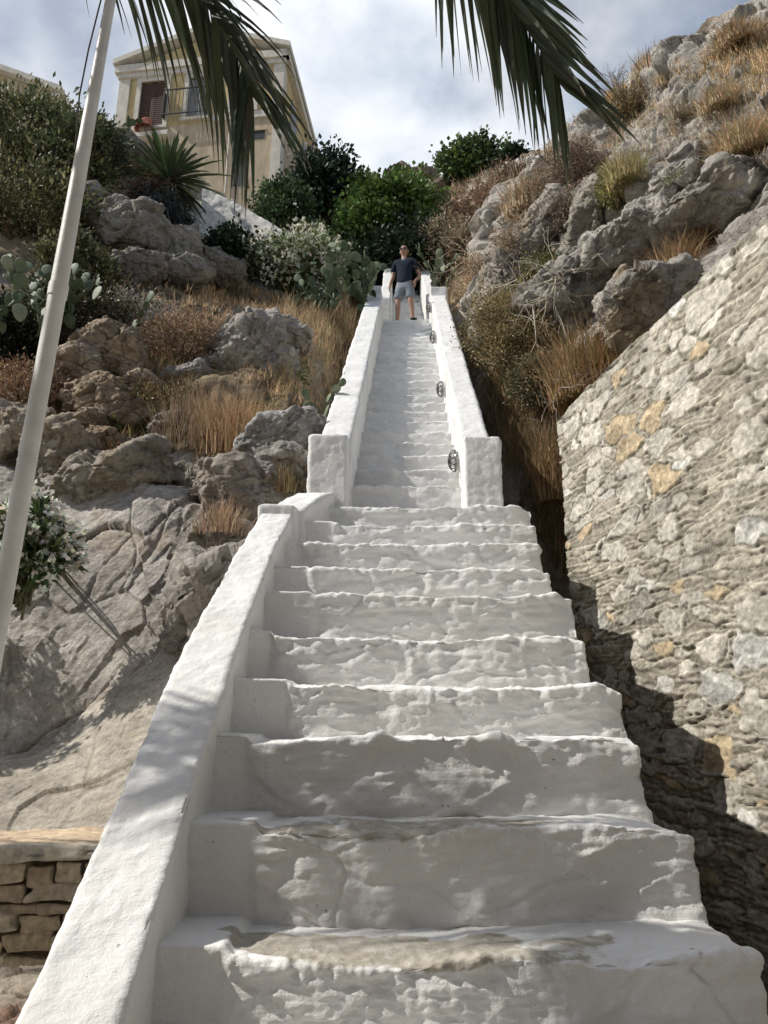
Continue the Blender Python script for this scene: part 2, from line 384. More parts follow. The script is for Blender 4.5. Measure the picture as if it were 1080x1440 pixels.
# inner face of the lower left parapet as a straight line in plan, fitted to the photograph
def xin(y):  # inner face x
    return np.interp(y, [0.8, 2.34, 3.03, 3.37, 4.4, 5.43], [-.60, -.630, -.655, -.665, -.66, -.60])
for s in NOSE: s[2] = xin(s[0]) - .06
ytop0 = NOSE[-1][0]
UY0, UZ0, UY1, UZ1, NU = 5.72, 0, 12.83, 9.33, 25
z10 = NOSE[-1][1]
UP = []
for i in range(NU):
    f = i / (NU - 1); y = UY0 + (UY1 - UY0) * f; z = (z10 + .235) + (UZ1 - z10 - .235) * f
    UP.append([y, z, -.285 + .26 * f - .05, .635 + .275 * f + .05])
TOP = [[13.5 + .30 * i, 9.33 + .26 + .298 * i, .0 + .02 * i, .93 + .01 * i] for i in range(12)]
def step_mesh(s, nxt, prev, i, kind):
    y, z, xl, xr = s
    D = (nxt[0] - y if nxt else .5) + .14; Hh = (z - prev[1] if prev else .26) + .12; W = xr - xl
    zc = y * CP + (z - EYE) * SP
    res = max(.0062, zc * .0030)
    V, Fq = rbox(W, D, Hh, res, .013 if kind == 'low' else .012)
    rng = np.random.RandomState(100 + i)
    x = V[:, 0].copy(); X = V + (xl, y, z - Hh)
    u = x / W
    front = 1 - sstep(.0, .12, V[:, 1]); topm = sstep(Hh - .16, Hh, V[:, 2])
    if kind == 'low':
        # the left end is smooth plaster turned a little; the rest is rough worn stone under the whitewash
        e = (.25, .24, .27, .22, .27, .20, .30, .17, .32, .24, .15, .3, .2)[i % 13] + .04 * rng.rand(); sl = .075 if i in (5, 6, 7) else .02 + .045 * rng.rand(); left = 1 - sstep(e - .018, e + .018, x + .02 * vnoise(X * 9, 4))
        X[:, 1] += front * (-sl * np.clip(1 - x / e, 0, 1) * (x < e + .05) - .24 * sl * (1 - left))
        sag = -.022 * (1 - left) - .012 * np.sin(u * 3.1) + .010 * fbm(np.stack([X[:, 0] * 1.6, X[:, 0] * 0 + i * 3.7, X[:, 0] * 0], 1), 2, 40)
        X[:, 2] += sag * sstep(Hh * .3, Hh, V[:, 2])
        # corner at the right end leans out and is rounded
        X[:, 0] += .035 * (1 - V[:, 2] / Hh) * sstep(.8, 1, u)
        X[:, 2] -= .05 * sstep(W - .16, W, x) ** 2 * sstep(Hh - .2, Hh, V[:, 2]) * rng.rand()
        # worn lip dips forward
        X[:, 2] -= (.030 if i < 5 else .010) * (1 - sstep(0, .16, V[:, 1])) * topm * (.5 + .5 * vnoise(np.stack([X[:, 0] * 3, X[:, 0] * 0 + i, X[:, 0] * 0], 1), 41)) * (1 - left * .8)
    else:
        left = np.zeros(len(V)); X[:, 2] += .006 * fbm(np.stack([X[:, 0] * 2.5, X[:, 0] * 0 + i * 3.7, X[:, 0] * 0], 1), 2, 40)
    N = normals(X, Fq)
    rough = 1 - .8 * left
    d = plaster(X, N) * rough
    nose = np.exp(-((V[:, 1] ** 2 + (Hh - V[:, 2]) ** 2) ** .5) / .05)
    d += rough * nose * (.009 * fbm(X * (9, 14, 14), 4, 60) + .006 * ridged(X * 18, 3, 62) - .016 * sstep(.15, .4, vnoise(X * (5, 8, 8), 61)) - .010 * sstep(.2, .4, vnoise(X * (14, 20, 20), 63)) + .0035 * vnoise(X * 48, 64))
    if kind == 'low':
        F1, F2, ID, OF = worley((X + .06 * vnoise(X * 3, 2)[:, None]) * (2.6, 2, 5.0), 30 + i)
        d += rough * front * (.022 * (ID[:, 0] - .5) * sstep(.0, .10, F2 - F1) * (1 - sstep(W - .35, W - .2, x)) + .012 * (OF * (ID - .5)).sum(1))
        d += rough * front * (.009 * fbm(X * (3, 3, 8), 4, 70 + i) + .006 * ridged(X * (4, 4, 9), 4, 170 + i) + .0025 * vnoise(X * (22, 22, 40), 180) + .0042 * ridged(X * (7, 7, 24), 3, 190) * sstep(-.3, .3, vnoise(X * 2.1, 191)))
        # horizontal ledges where coats of lime have built up
        d += rough * front * .008 * np.maximum(0, vnoise(X * (2.2, 1, 14), 75 + i))
        cr = np.abs(vnoise(X * (2.1, 2.1, 1.2), 300 + i)); d -= rough * .012 * (1 - sstep(0, .022, cr)) * sstep(.1, .4, vnoise(X * 1.7, 310 + i)) * sstep(.0, .3, nose)
    else:
        d *= 1.25
    X = X + N * d[:, None]
    worn = np.zeros(len(X))
    if kind == 'low' and i in (3, 4):
        un = u + .10 * fbm(X * (3, 6, 3), 3, 95); wx = sstep(.08, .22, un) * (1 - sstep(.62, .92, un)); fy = sstep(-.02, .02, V[:, 1]) * (1 - sstep(.10, .26, V[:, 1] + .10 * fbm(X * 4, 4, 5)))
        worn = wx * fy * sstep(Hh - .05, Hh - .01, V[:, 2]) * (.80 + .55 * fbm(X * 5, 4, 91)) * (1.1 if i == 3 else .95)
    return X, Fq, worn
ALL = [(s, 'low') for s in NOSE] + [(s, 'up') for s in UP] + [(s, 'up') for s in TOP]
for i, (s, kind) in enumerate(ALL):
    prev = ALL[i - 1][0] if i else None; nxt = ALL[i + 1][0] if i + 1 < len(ALL) else None
    X, Fq, w = step_mesh(s, nxt, prev, i, kind)
    o = mk('step', X - so_, Fq, M_STEP if kind == 'low' else M_WHITE, stair, W=w)
    if i in (3, 4): o['label'] = 'step with bare brown stone showing through its worn lip'

def sweep(name, ys, zt, x0, x1, depth, r, res, parent, m=M_WHITE, amp=1.0, extra=None, **k):
    """masonry wall running along y: top height zt(y), faces x0(y) and x1(y)"""
    Ln = ys[1] - ys[0]; wd = abs(x1(ys[0]) - x0(ys[0])); dz = depth
    V, Fq = rbox(wd, Ln, dz, res, r, rz_=max(res, .02))
    y = ys[0] + V[:, 1]; f = V[:, 0] / wd
    X = np.stack([x0(y) + (x1(y) - x0(y)) * f, y, zt(y) - dz + V[:, 2]], 1)
    if extra is not None: X = extra(X, V)
    N = normals(X, Fq); X = X + N * (plaster(X, N, amp, .3) + .006 * fbm(X * 2.2, 2, 15))[:, None]
    return mk(name, X - so_, Fq, m, parent, **k)
# lower left parapet: runs just above the step noses
ny = np.array([s[0] for s in NOSE]); nz = np.array([s[1] for s in NOSE])
cf = np.polyfit(ny, nz, 2)
lz = lambda y: np.polyval(cf, y) + .115
xo = lambda y: xin(y) - np.interp(y, [.8, 2, 3.4, 5.2], [.265, .26, .245, .215])
sweep('parapet', (1.05, 4.93), lz, xo, xin, 1.3, .028, .011, stair)
# coping lip where the lower parapet ends, then the ramp that curves up to the pillar
sweep('coping', (4.90, 5.12), lambda y: lz(4.93) + .05 + .05 * (y - 4.9), lambda y: xo(y) - .02, lambda y: xin(y) + .012, 1.2, .02, .012, stair)
zr0 = lz(4.93) + .05
def zramp(y): return zr0 + (.30) * np.sin(np.clip((y - 5.05) / .62, 0, 1) * math.pi / 2)
sweep('ramp', (5.05, 5.70), zramp, lambda y: xo(4.9) + .02 + (y - 5.05) * .33, lambda y: xin(5.0) + .05 + (y - 5.05) * .42, 1.2, .03, .012, stair)
# upper flight: parapets, each with a block-like pillar at its foot
def lerp(y, a, b, ya=5.6, yb=12.8): return a + (b - a) * (y - ya) / (yb - ya)
zu = lambda y: np.interp(y, [5.5, 5.95, 12.1, 12.75], [3.865, 4.20, 9.28, 9.80])
zu = lambda y: lerp(y, 3.80, 9.80, 5.5, 12.65)
LIN = lambda y: lerp(y, -.265, -.02); LOUT = lambda y: lerp(y, -.52, -.315)
RIN = lambda y: lerp(y, .625, .90); ROUT = lambda y: lerp(y, .86, 1.21)
res_u = .022
sweep('parapet', (5.62, 12.6), zu, LOUT, LIN, 1.5, .035, res_u, stair)
sweep('parapet', (5.62, 12.6), zu, RIN, ROUT, 1.5, .035, res_u, stair)
sweep('pillar', (5.50, 5.86), lambda y: y * 0 + 3.885, lambda y: y * 0 - .605, lambda y: y * 0 - .285, 1.3, .03, .012, stair)
sweep('pillar', (5.50, 5.86), lambda y: y * 0 + 3.87, lambda y: y * 0 + .635, lambda y: y * 0 + .935, 1.3, .025, .012, stair)
# end blocks at the top of the long flight and the narrower parapets beyond the landing
sweep('pillar', (12.45, 12.85), lambda y: y * 0 + 9.86, lambda y: y * 0 - .335, lambda y: y * 0 - .045, 1.2, .03, .03, stair)
sweep('pillar', (12.45, 12.85), lambda y: y * 0 + 9.84, lambda y: y * 0 + .89, lambda y: y * 0 + 1.22, 1.2, .03, .03, stair)
zt2 = lambda y: 9.95 + (y - 13.0) * .97
sweep('parapet', (13.0, 16.9), zt2, lambda y: -.07 + (y - 13) * .03, lambda y: .13 + (y - 13) * .03, 1.4, .03, .035, stair)
sweep('parapet', (13.0, 16.9), zt2, lambda y: .86 + (y - 13) * .0, lambda y: 1.08 + (y - 13) * 0, 1.4, .03, .035, stair)

# ------------------------------------------------------------------ bulkhead lamps on the inner face of the right parapet
M_CAGE = m_plain('lamp_cage_metal', (.10, .10, .10), .45, .5, .6)
M_LBASE = m_plain('lamp_base_paint', (.62, .61, .58), .5, .4, 0, 40, (.8, 1.05))
M_LGLASS = m_plain('lamp_glass', (.50, .50, .47), .2, .6, 0, 30, (.8, 1.1), 0)
lamp_lab = ['oval caged bulkhead lamp on the right parapet beside the right pillar, the lowest one',
            'oval caged bulkhead lamp second up from the right pillar on the inner parapet face',
            'oval caged bulkhead lamp third up from the right pillar, below the standing person',
            'caged bulkhead lamp near the top end of the right parapet, beside the end block',
            'small caged bulkhead lamp on the narrow parapet beyond, right behind the person\'s legs']
def lamp(px, py, sz, lab, wallx=None):
    # find the point on the wall's inner face under this pixel
    y = 6.0
    for _ in range(40):
        xw = RIN(y) if wallx is None else wallx
        d = P3(px, py, np.float64(1.0)) - np.array([0, 0, EYE]); s = xw / d[0]; y = d[1] * s
    z = EYE + d[2] * s
    t = empty('bulkhead_lamp', (xw, y, z), label=lab, cat='wall lamp', group='caged lamps along the right parapet')
    a, b = sz / 2, sz * .33
    def ell(n, rx, ry, x): th = np.linspace(0, 2 * np.pi, n, endpoint=False); return np.stack([np.full(n, x), ry * np.cos(th), rx * np.sin(th)], 1)
    def loft(rings, cap=True):
        n = len(rings[0]); V = np.concatenate(rings); m = len(rings)
        i = np.arange(m - 1)[:, None] * n; j = np.arange(n)[None]; jn = (j + 1) % n
        Fq = np.stack([i + j, i + n + j, i + n + jn, i + jn], -1).reshape(-1, 4)
        mb = MB().add(V, Fq); c = rings[-1].mean(0)[None]; jj = np.arange(n)
        mb.add(np.concatenate([rings[-1], c]), np.stack([jj, (jj * 0) + n, (jj + 1) % n], 1)); return mb
    n = 28
    loft([ell(n, a, b, .03), ell(n, a, b, -.012), ell(n, a * .93, b * .93, -.02), ell(n, a * .86, b * .84, -.018)]).mesh('base', M_LBASE, t)
    loft([ell(n, a * .84, b * .82, -.016)] + [ell(n, a * .84 * math.cos(q), b * .82 * math.cos(q), -.016 - .05 * math.sin(q)) for q in (.3, .6, .9, 1.2, 1.45)]).mesh('glass', M_LGLASS, t)
    mb = MB()
    r = sz * .022
    for q in (.0, .7, 1.1):
        e = ell(25, a * .95 * math.cos(q), b * .95 * math.cos(q), -.04 - .06 * math.sin(q)); e = np.concatenate([e, e[:1]])
        tubeMB(mb, e, r, 6)
    for k in (-.5, 0, .5):
        th = np.linspace(-math.pi / 2, math.pi / 2, 13); c = math.sqrt(1 - k * k)
        tubeMB(mb, np.stack([-.04 - .06 * np.cos(th) * c, b * .95 * np.sin(th) * c, np.full(13, a * k)], 1), r, 6)
    th = np.linspace(-math.pi / 2, math.pi / 2, 13)
    tubeMB(mb, np.stack([-.04 - .06 * np.cos(th), np.zeros(13), a * .95 * np.sin(th)], 1), r, 6)
    mb.mesh('cage', M_CAGE, t)
for (px, py, sz), lab in zip([(647, 648, .20), (626, 547, .21), (613.5, 474, .22), (607, 432, .22)], lamp_lab): lamp(px, py, sz, lab)
lamp(590.5, 428, .2, lamp_lab[4], wallx=.835)
# ------------------------------------------------------------------ stone retaining wall on the right
A = np.array([1.38, 5.45]); u_ = np.array([.3, -.954]); u_ /= np.linalg.norm(u_)      # runs from its far corner towards the camera
nrm = np.array([-.954, -.3]); nrm /= np.linalg.norm(nrm)                               # outward, to the left
def stone_wall(name, A, u_, nrm, Ln, zlo, ztop, res, seed, big, courses, pal, m, thick=.45, extra=None, gap=(.0, .14, .016, .72), relief=.78, **k):
    nu = int(Ln / res); nv = int(4.35 / res) if zlo == 0 else int((ztop(0) - zlo) / res)
    U, T = np.meshgrid(np.linspace(0, Ln, nu), np.linspace(0, 1, nv), indexing='xy')
    U = U.ravel(); Z = zlo + (ztop(U) - zlo) * T.ravel()
    rng = np.random.RandomState(seed)
    q = np.stack([U, Z, U * 0], 1)
    wz = Z + .035 * vnoise(q * 2.2, seed) + .016 * vnoise(q * 6, seed + 1) + .005 * vnoise(q * 19, seed + 40)
    wu = U + .03 * vnoise(q * 5, seed + 2)
    sc_ = courses
    F1, F2, ID, OF = worley2(np.stack([wu * sc_[0], wz * sc_[1]], 1), seed + 3)
    edge = sstep(gap[0], gap[1], F2 - F1); t3 = rng.rand(3)
    hgt = .024 * (ID[:, 2] - .5) * edge - gap[2] * (1 - edge) + .012 * OF[:, 1] + .008 * OF[:, 0] * (ID[:, 0] - .5)
    hgt += .006 * vnoise(np.stack([wu * 5, wz * 75, U * 0], 1), seed + 5) + .007 * strata(q * (1, 1, 1), (.08, 1, 0), 26, seed + 44, .8, 2.2) + .005 * ridged(q * (7, 26, 1), 3, seed + 41)
    C = np.array(pal[0])[None] * (.80 + .4 * ID[:, 2:3]); alt = (ID[:, 0] > .6)[:, None]
    C = np.where(alt, np.array(pal[1])[None] * (.8 + .35 * ID[:, 1:2]), C) * (gap[3] + (1 - gap[3]) * edge[:, None])
    # larger irregular stones bedded among the thin ones, two sizes
    if big:
        used = np.zeros(len(U))
        for bs, (su, sz_, pr, hh) in enumerate([(3.1, 5.6, .28, .006), (5.6, 10.5, .32, .003)]):
            B1, B2, BI, BO = worley2(np.stack([wu * su + 7 * bs + .12 * vnoise(q * 16, seed + 50), wz * sz_ + 3 + .12 * vnoise(q * 16, seed + 51)], 1), seed + 60 + bs * 7)
            ins = (1 - used) * sstep(.10, .17, B2 - B1) * (BI[:, 2] < pr + .08) * sstep(1.0, .86, B1 * 1.35); rim = sstep(.02, .1, B2 - B1) * (BI[:, 2] < pr + .08) * (1 - ins)
            kq = H(np.floor(BI[:, 0] * 997).astype(np.int64), np.floor(BI[:, 1] * 997).astype(np.int64), np.zeros(len(U), np.int64), 5)
            cc = np.where((kq < .80)[:, None], np.array(pal[2]), np.where((kq < .90)[:, None], np.array(pal[3]), np.array(pal[4]))) * (.86 + .28 * BI[:, 1:2])
            f_ = hh + .011 * (BI[:, 0] - .4) + .010 * BO[:, 0] * (BI[:, 1] - .5) + .007 * fbm(q * 18, 3, seed + 11) + .004 * ridged(q * 40, 2, seed + 12)
            hgt = hgt * (1 - ins) + ins * f_ - .006 * rim; C = C * (1 - ins[:, None]) + cc * ins[:, None]; C = C * (1 - .25 * rim)[:, None]; used = np.maximum(used, (ins > .02) | (rim > .3))
    hgt += .006 * fbm(q * 9, 3, seed + 20) + .02 * fbm(q * 1.2, 2, seed + 22)
    hgt = hgt * relief
    C = C * (1 + .16 * fbm(q * 3, 3, seed + 25))[:, None] * (1 + .14 * fbm(q * 30, 2, seed + 26))[:, None]
    if extra is not None: hgt, C = extra(U, Z, hgt, C)
    P = np.stack([A[0] + u_[0] * U + nrm[0] * hgt, A[1] + u_[1] * U + nrm[1] * hgt, Z], 1)
    f = gridF(nv, nu)
    # the body behind the face: ragged end and top
    G_ = P.reshape(nv, nu, 3)
    back = lambda a, d: a + np.array([-nrm[0] * d, -nrm[1] * d, 0])
    parts = [(P, f, C)]
    CC = C.reshape(nv, nu, 3)
    nt_ = 9; 
    for line, cl_, flip in ((G_[-1], CC[-1], False), (G_[:, 0], CC[:, 0], False), (G_[:, -1], CC[:, -1], True)):
        rows = np.stack([back(line, thick * j / (nt_ - 1)) for j in range(nt_)])
        rr = rows.reshape(-1, 3); ad = .014 * fbm(rr * 9, 3, seed + 31)[:, None] * (np.linspace(0, 1, nt_).repeat(len(line)) > 0)[:, None]
        rr = rr + ad * (0, 0, 1) ; parts.append((rr, gridF(nt_, len(line), 0, flip), np.tile(cl_, (nt_, 1))))
    bk = back(P, thick).reshape(nv, nu, 3)[::8, ::8]; parts.append((bk.reshape(-1, 3), gridF(bk.shape[0], bk.shape[1], 0, True), np.ones((bk.shape[0] * bk.shape[1], 3)) * .3))
    mb = MB()
    for v, ff, c in parts: mb.add(v, ff, C=c)
    return mb.mesh(name, m, **k)
wt_ = lambda U: np.interp(U, [0, 2.2, 6.5], [3.985, 4.255, 4.5]) + .02 * vnoise(np.stack([np.atleast_1d(U) * 3, np.atleast_1d(U) * 0, np.atleast_1d(U) * 0], 1), 4)
stone_wall('retaining_wall', A, u_, nrm, 5.2, 0, wt_, .0085, 5, 1, (3.6, 21),
           [(.40, .37, .305), (.46, .425, .35), (.55, .52, .45), (.53, .43, .29), (.60, .585, .54)], M_STONE,
           label='tall retaining wall of pale fieldstones packed with thin slaty stones, right of the stairs', cat='wall')
# ------------------------------------------------------------------ low dry-stone wall at the lower left, its flat capstones
def low_wall():
    a = PY(-260, 1190, 2.95)[:2]; b = PY(215, 1178, 3.05)[:2]; d = b - a; Ln = np.linalg.norm(d); d /= Ln; n = np.array([d[1], -d[0]])
    zt = P3(60, 1196, np.float64(3.0))[2]
    t = empty('dry_stone_wall', (*a, 0), label='low dry-stone wall of brown blocks under a flat ledge, left of the parapet', cat='wall')
    rng = np.random.RandomState(8); mb = MB(); z = zt - .005
    while z > .3:
        hh = .035 + .05 * rng.rand() ** 1.3; x = -.1 * rng.rand()
        while x < Ln:
            w = (.07 + .17 * rng.rand()) * (1.3 if hh < .05 else 1); V, Fq = rbox(w - .002, .22, hh - .001, .012, .010)
            V = V - (w / 2, 0, hh / 2); k = 1 + .26 * vnoise(V * (16, 16, 22) + x * 9 + z * 31, 3)[:, None] - .12 * rng.rand(); V = V * k; an = rng.normal() * .075; V = np.stack([V[:, 0] * math.cos(an) - V[:, 2] * math.sin(an), V[:, 1] + .03 * rng.rand(), V[:, 0] * math.sin(an) + V[:, 2] * math.cos(an)], 1)
            q = V + (x + w / 2, 0, z - hh / 2 + .007 * rng.normal()); q[:, 1] += .010 * fbm(q * 16, 3, 7) + .004 * ridged(q * 40, 2, 9)
            X = np.stack([d[0] * q[:, 0] - n[0] * q[:, 1], d[1] * q[:, 0] - n[1] * q[:, 1], q[:, 2]], 1); c = np.array([(.50, .40, .27), (.58, .50, .38), (.42, .34, .25)][rng.randint(3)]) * (.8 + .4 * rng.rand())
            mb.add(X, Fq, C=c); x += w
        z -= hh
    mb.mesh('masonry', M_STONE, t)
    V, Fq = box(0, .07, .2, Ln, .5, zt - .01); X = np.stack([d[0] * V[:, 0] - n[0] * V[:, 1], d[1] * V[:, 0] - n[1] * V[:, 1], V[:, 2]], 1); mk('core', X, Fq, M_STONE, t, smooth=False, C=np.ones((8, 3)) * (.26, .21, .15))
    V, Fq = rbox(Ln, .55, .055, .02, .018)
    V = V + (0, -.05, 0)
    X = np.stack([d[0] * V[:, 0] - n[0] * V[:, 1], d[1] * V[:, 0] - n[1] * V[:, 1], zt + V[:, 2]], 1)
    X[:, 2] += .012 * fbm(X * 3, 3, 5); e = np.clip(-V[:, 1] / .05, 0, 1); X[:, :2] += (n * (.03 * fbm(X * 5, 3, 8) * sstep(-.1, .1, .1 - V[:, 1]))[:, None])
    N = normals(X, Fq); X += N * (.006 * fbm(X * 14, 3, 9))[:, None]
    c = np.where((V[:, 1] > .02)[:, None], np.array([.52, .41, .29]) * (1 + .25 * fbm(X * 4, 3, 3))[:, None], np.array([.55, .50, .41]))
    mk('capstones', X, Fq, M_STONE, t, C=c)
low_wall()
# ------------------------------------------------------------------ ground and hillside
gx = np.concatenate([[-300, -100, -40], np.linspace(-12, 12, 90), [40, 100, 300]]); gy = np.concatenate([[-300, -100, -40], np.linspace(-10, 12, 90), [40, 100, 300]])
GX, GY = np.meshgrid(gx, gy); gv = np.stack([GX.ravel(), GY.ravel(), GX.ravel() * 0], 1); gv[:, 2] = .015 * fbm(gv * 1.5, 3, 2) - .02
M_GROUND = m_rock('ground_paving', (.30, .28, .25), (.40, .38, .34), (.50, .47, .43), .8, usetint=False)
mk('ground', gv, gridF(len(gy), len(gx)), M_GROUND, kind='structure')

cpx = [-900, -350, 0, 150, 300, 430, 560, 660, 760, 860, 960, 1080, 1350, 1900]
skyl = {-900: 60, -350: 120, 0: 215, 150: 225, 300: 290, 430: 335, 560: 285, 660: 258, 760: 232, 860: 150, 960: 85, 1080: 28, 1350: -60, 1900: -160}
zt_ = {  # py: 1700 1440 1250 1100 950 820 700 600 500 | .35 .6 .8 1.0
    -900: [2.4, 2.7, 3.0, 3.6, 4.2, 4.9, 5.6, 6.2, 7.0, 8.0, 9.5, 11, 13],
    -350: [2.4, 2.8, 3.6, 4.9, 5.9, 6.8, 7.6, 7.8, 7.6, 8.8, 10.5, 12.5, 15],
    0: [2.5, 3.1, 3.8, 5.0, 5.8, 6.4, 7.0, 7.5, 8.6, 9.8, 11.8, 14.5, 17],
    150: [2.5, 3.1, 3.8, 5.0, 5.8, 6.3, 6.9, 7.5, 9.0, 10.5, 12.5, 15.5, 18],
    300: [2.5, 3.1, 3.7, 4.8, 5.5, 6.0, 6.8, 7.6, 9.4, 11.8, 14.5, 17.5, 22],
    430: [2.5, 3.0, 3.4, 4.0, 4.6, 5.3, 6.3, 7.7, 10.3, 13.5, 16, 19, 24],
    560: [2.5, 3.0, 3.3, 3.8, 4.5, 5.3, 6.6, 8.9, 12.9, 19, 22, 25, 29],
    660: [2.5, 3.0, 3.3, 3.8, 4.6, 5.5, 6.8, 8.6, 11.4, 15.0, 18, 22, 27],
    760: [2.6, 3.3, 4.0, 4.7, 5.5, 6.3, 7.1, 7.9, 8.9, 11, 14, 18, 23],
    860: [3.4, 4.4, 5.0, 5.5, 6.0, 6.5, 6.8, 7.1, 8.0, 10.4, 12.4, 13.8, 15.2],
    960: [4.2, 5.0, 5.4, 5.8, 6.0, 6.2, 6.3, 6.6, 8.0, 11.0, 11.8, 12.6, 13.4],
    1080: [4.6, 5.2, 5.5, 5.7, 5.8, 5.8, 5.9, 6.3, 7.8, 10.4, 10.8, 11.6, 12.4],
    1350: [4.6, 5.2, 5.5, 5.7, 5.8, 5.8, 5.8, 5.7, 6.4, 8.4, 9.5, 10.6, 11.4],
    1900: [4.6, 5.2, 5.5, 5.7, 5.8, 5.8, 5.8, 5.7, 5.6, 6.0, 7.0, 8.0, 9]}
rpy = [1700, 1440, 1250, 1100, 950, 820, 700, 600, 500]; fr = [.35, .6, .8, 1.0]
ctrl = np.zeros((len(rpy) + 6, len(cpx), 3))
for j, px in enumerate(cpx):
    zz = zt_[px]
    for i in range(13):
        py = rpy[i] if i < 9 else 500 + (skyl[px] - 500) * fr[i - 9]
        ctrl[i + 1, j] = P3(px, py, np.float64(zz[i]))
    ctrl[0, j] = ctrl[1, j] * (1.15, 1, 0) + (0, -2.2, -.4)
    ctrl[14, j] = ctrl[13, j] + (0, 14, 2.5)
ctrl = ctrl
NR, NC = 460, 480
Wr, Wc = crW(NR, ctrl.shape[0]), crW(NC, len(cpx))
S = np.einsum('ri,ijk,cj->rck', Wr, ctrl, Wc).reshape(-1, 3)
Sf = gridF(NR, NC)
Nn = normals(S, Sf)
hpx, hpy, hzc = proj(S)
up = Nn.copy(); up[up[:, 2] < 0] *= -1
# keep the relief gentle next to the stairs, rough elsewhere
near = np.exp(-((S[:, 0] - .1 - .02 * S[:, 1]) / 1.3) ** 2) * (S[:, 1] < 18)
F1, F2, ID, OF = worley(S * (.9, .7, 1.1) + .3 * np.stack([vnoise(S, 3), vnoise(S, 4), vnoise(S, 5)], 1), 17)
rockm = sstep(.0, .4, fbm(S * .6, 3, 44) + .45 * (hpx > 700) + .12)
corr = sstep(-1.05, -.65, S[:, 0]) * (1 - sstep(1.0, 1.35, S[:, 0])) * (S[:, 1] < 17.5)
zst = np.interp(S[:, 1], [1, 2.3, 5.45, 12.83, 13.4, 17], [0, .7, 2.9, 8.8, 8.8, 12.3]) - .35
S[:, 2] = np.where((corr > 0) & (S[:, 1] > 1), S[:, 2] * (1 - corr) + np.minimum(S[:, 2], zst) * corr, S[:, 2]); near = np.maximum(near, corr)
dsp = (.28 * fbm(S * .8, 4, 11) + .06 * fbm(S * 4, 4, 13)) * (1 - near) + rockm * (1 - near) * (.28 * (ID[:, 0] - .5) * sstep(0, .15, F2 - F1) - .10 * (1 - sstep(0, .08, F2 - F1)) + .12 * (OF * (ID - .5)).sum(1)) + .03 * fbm(S * 9, 3, 19)
S = S + up * dsp[:, None]
hN = normals(S, Sf); hN[hN[:, 2] < 0] *= -1
hpx, hpy, hzc = proj(S)
hzc = np.where(hzc < .5, -1, hzc)
# colour: earth, dry straw litter, exposed limestone
e = fbm(S * 1.4, 4, 51); earth = np.array([.19, .15, .105]); straw = np.array([.36, .285, .185]); lime = np.array([.45, .42, .37])
hc = earth[None] * (1 + .35 * e)[:, None]
sm = sstep(-.1, .5, fbm(S * .9, 3, 57) + .2)[:, None]; hc = hc * (1 - sm) + straw * (1 + .3 * e)[:, None] * sm
rm = np.clip(rockm * sstep(-.5, .1, fbm(S * 2, 4, 59) + .3) + .0, 0, 1)[:, None] * (1 - near[:, None]); hc = hc * (1 - rm) + lime * (1 + .25 * fbm(S * 3, 4, 61))[:, None] * rm
def m_hill():
    m, nt, b = material('hillside_soil', .95, .08)
    v = coord(nt); c = mixc(nt, 1.0, attr(nt), ramp(nt, noise(nt, v, 9, 8, .72), [(.3, G(.5)), (.5, G(.95)), (.7, G(1.35))]), 'MULTIPLY')
    nt.links.new(c, b.inputs['Base Color'])
    p = bump(nt, b, noise(nt, coord(nt, (1, 1.4, 2.6), (.5, .3, .1)), 5, 9, .7), .09, .8)
    bump(nt, b, noise(nt, v, 30, 6, .7), .02, .8, p); return m
mk('hillside', S, Sf, m_hill(), C=hc, kind='structure')
# far ridge behind the stairs
rx = np.linspace(-60, 60, 160); ry = np.linspace(0, 1, 40); RX, RY = np.meshgrid(rx, ry)
Rz = 12 + 9.0 * np.sin(np.clip(RY, 0, 1) * math.pi) - .002 * RX ** 2
rv = np.stack([RX, 26 + 30 * RY, Rz], -1).reshape(-1, 3)
rv[:, 2] += 1.6 * fbm(rv * .12, 4, 71) + .5 * fbm(rv * .5, 4, 72)
mk('far_hill', rv, gridF(40, 160), m_hill(), C=np.array([.24, .20, .14]) * np.ones((len(rv), 3)), kind='structure')

def inpoly(x, y, poly):
    r = np.zeros(len(x), bool); n = len(poly)
    for i in range(n):
        (x1, y1), (x2, y2) = poly[i], poly[(i + 1) % n]
        if y1 == y2: continue
        c = ((y1 > y) != (y2 > y)) & (x < (x2 - x1) * (y - y1) / (y2 - y1) + x1); r ^= c
    return r
def hill_idx(px, py, zmin=0):
    d = (hpx - px) ** 2 + (hpy - py) ** 2 + (hzc < .5) * 1e9
    return int(np.argmin(d))
def hill_at(px, py): return S[hill_idx(px, py)].copy()

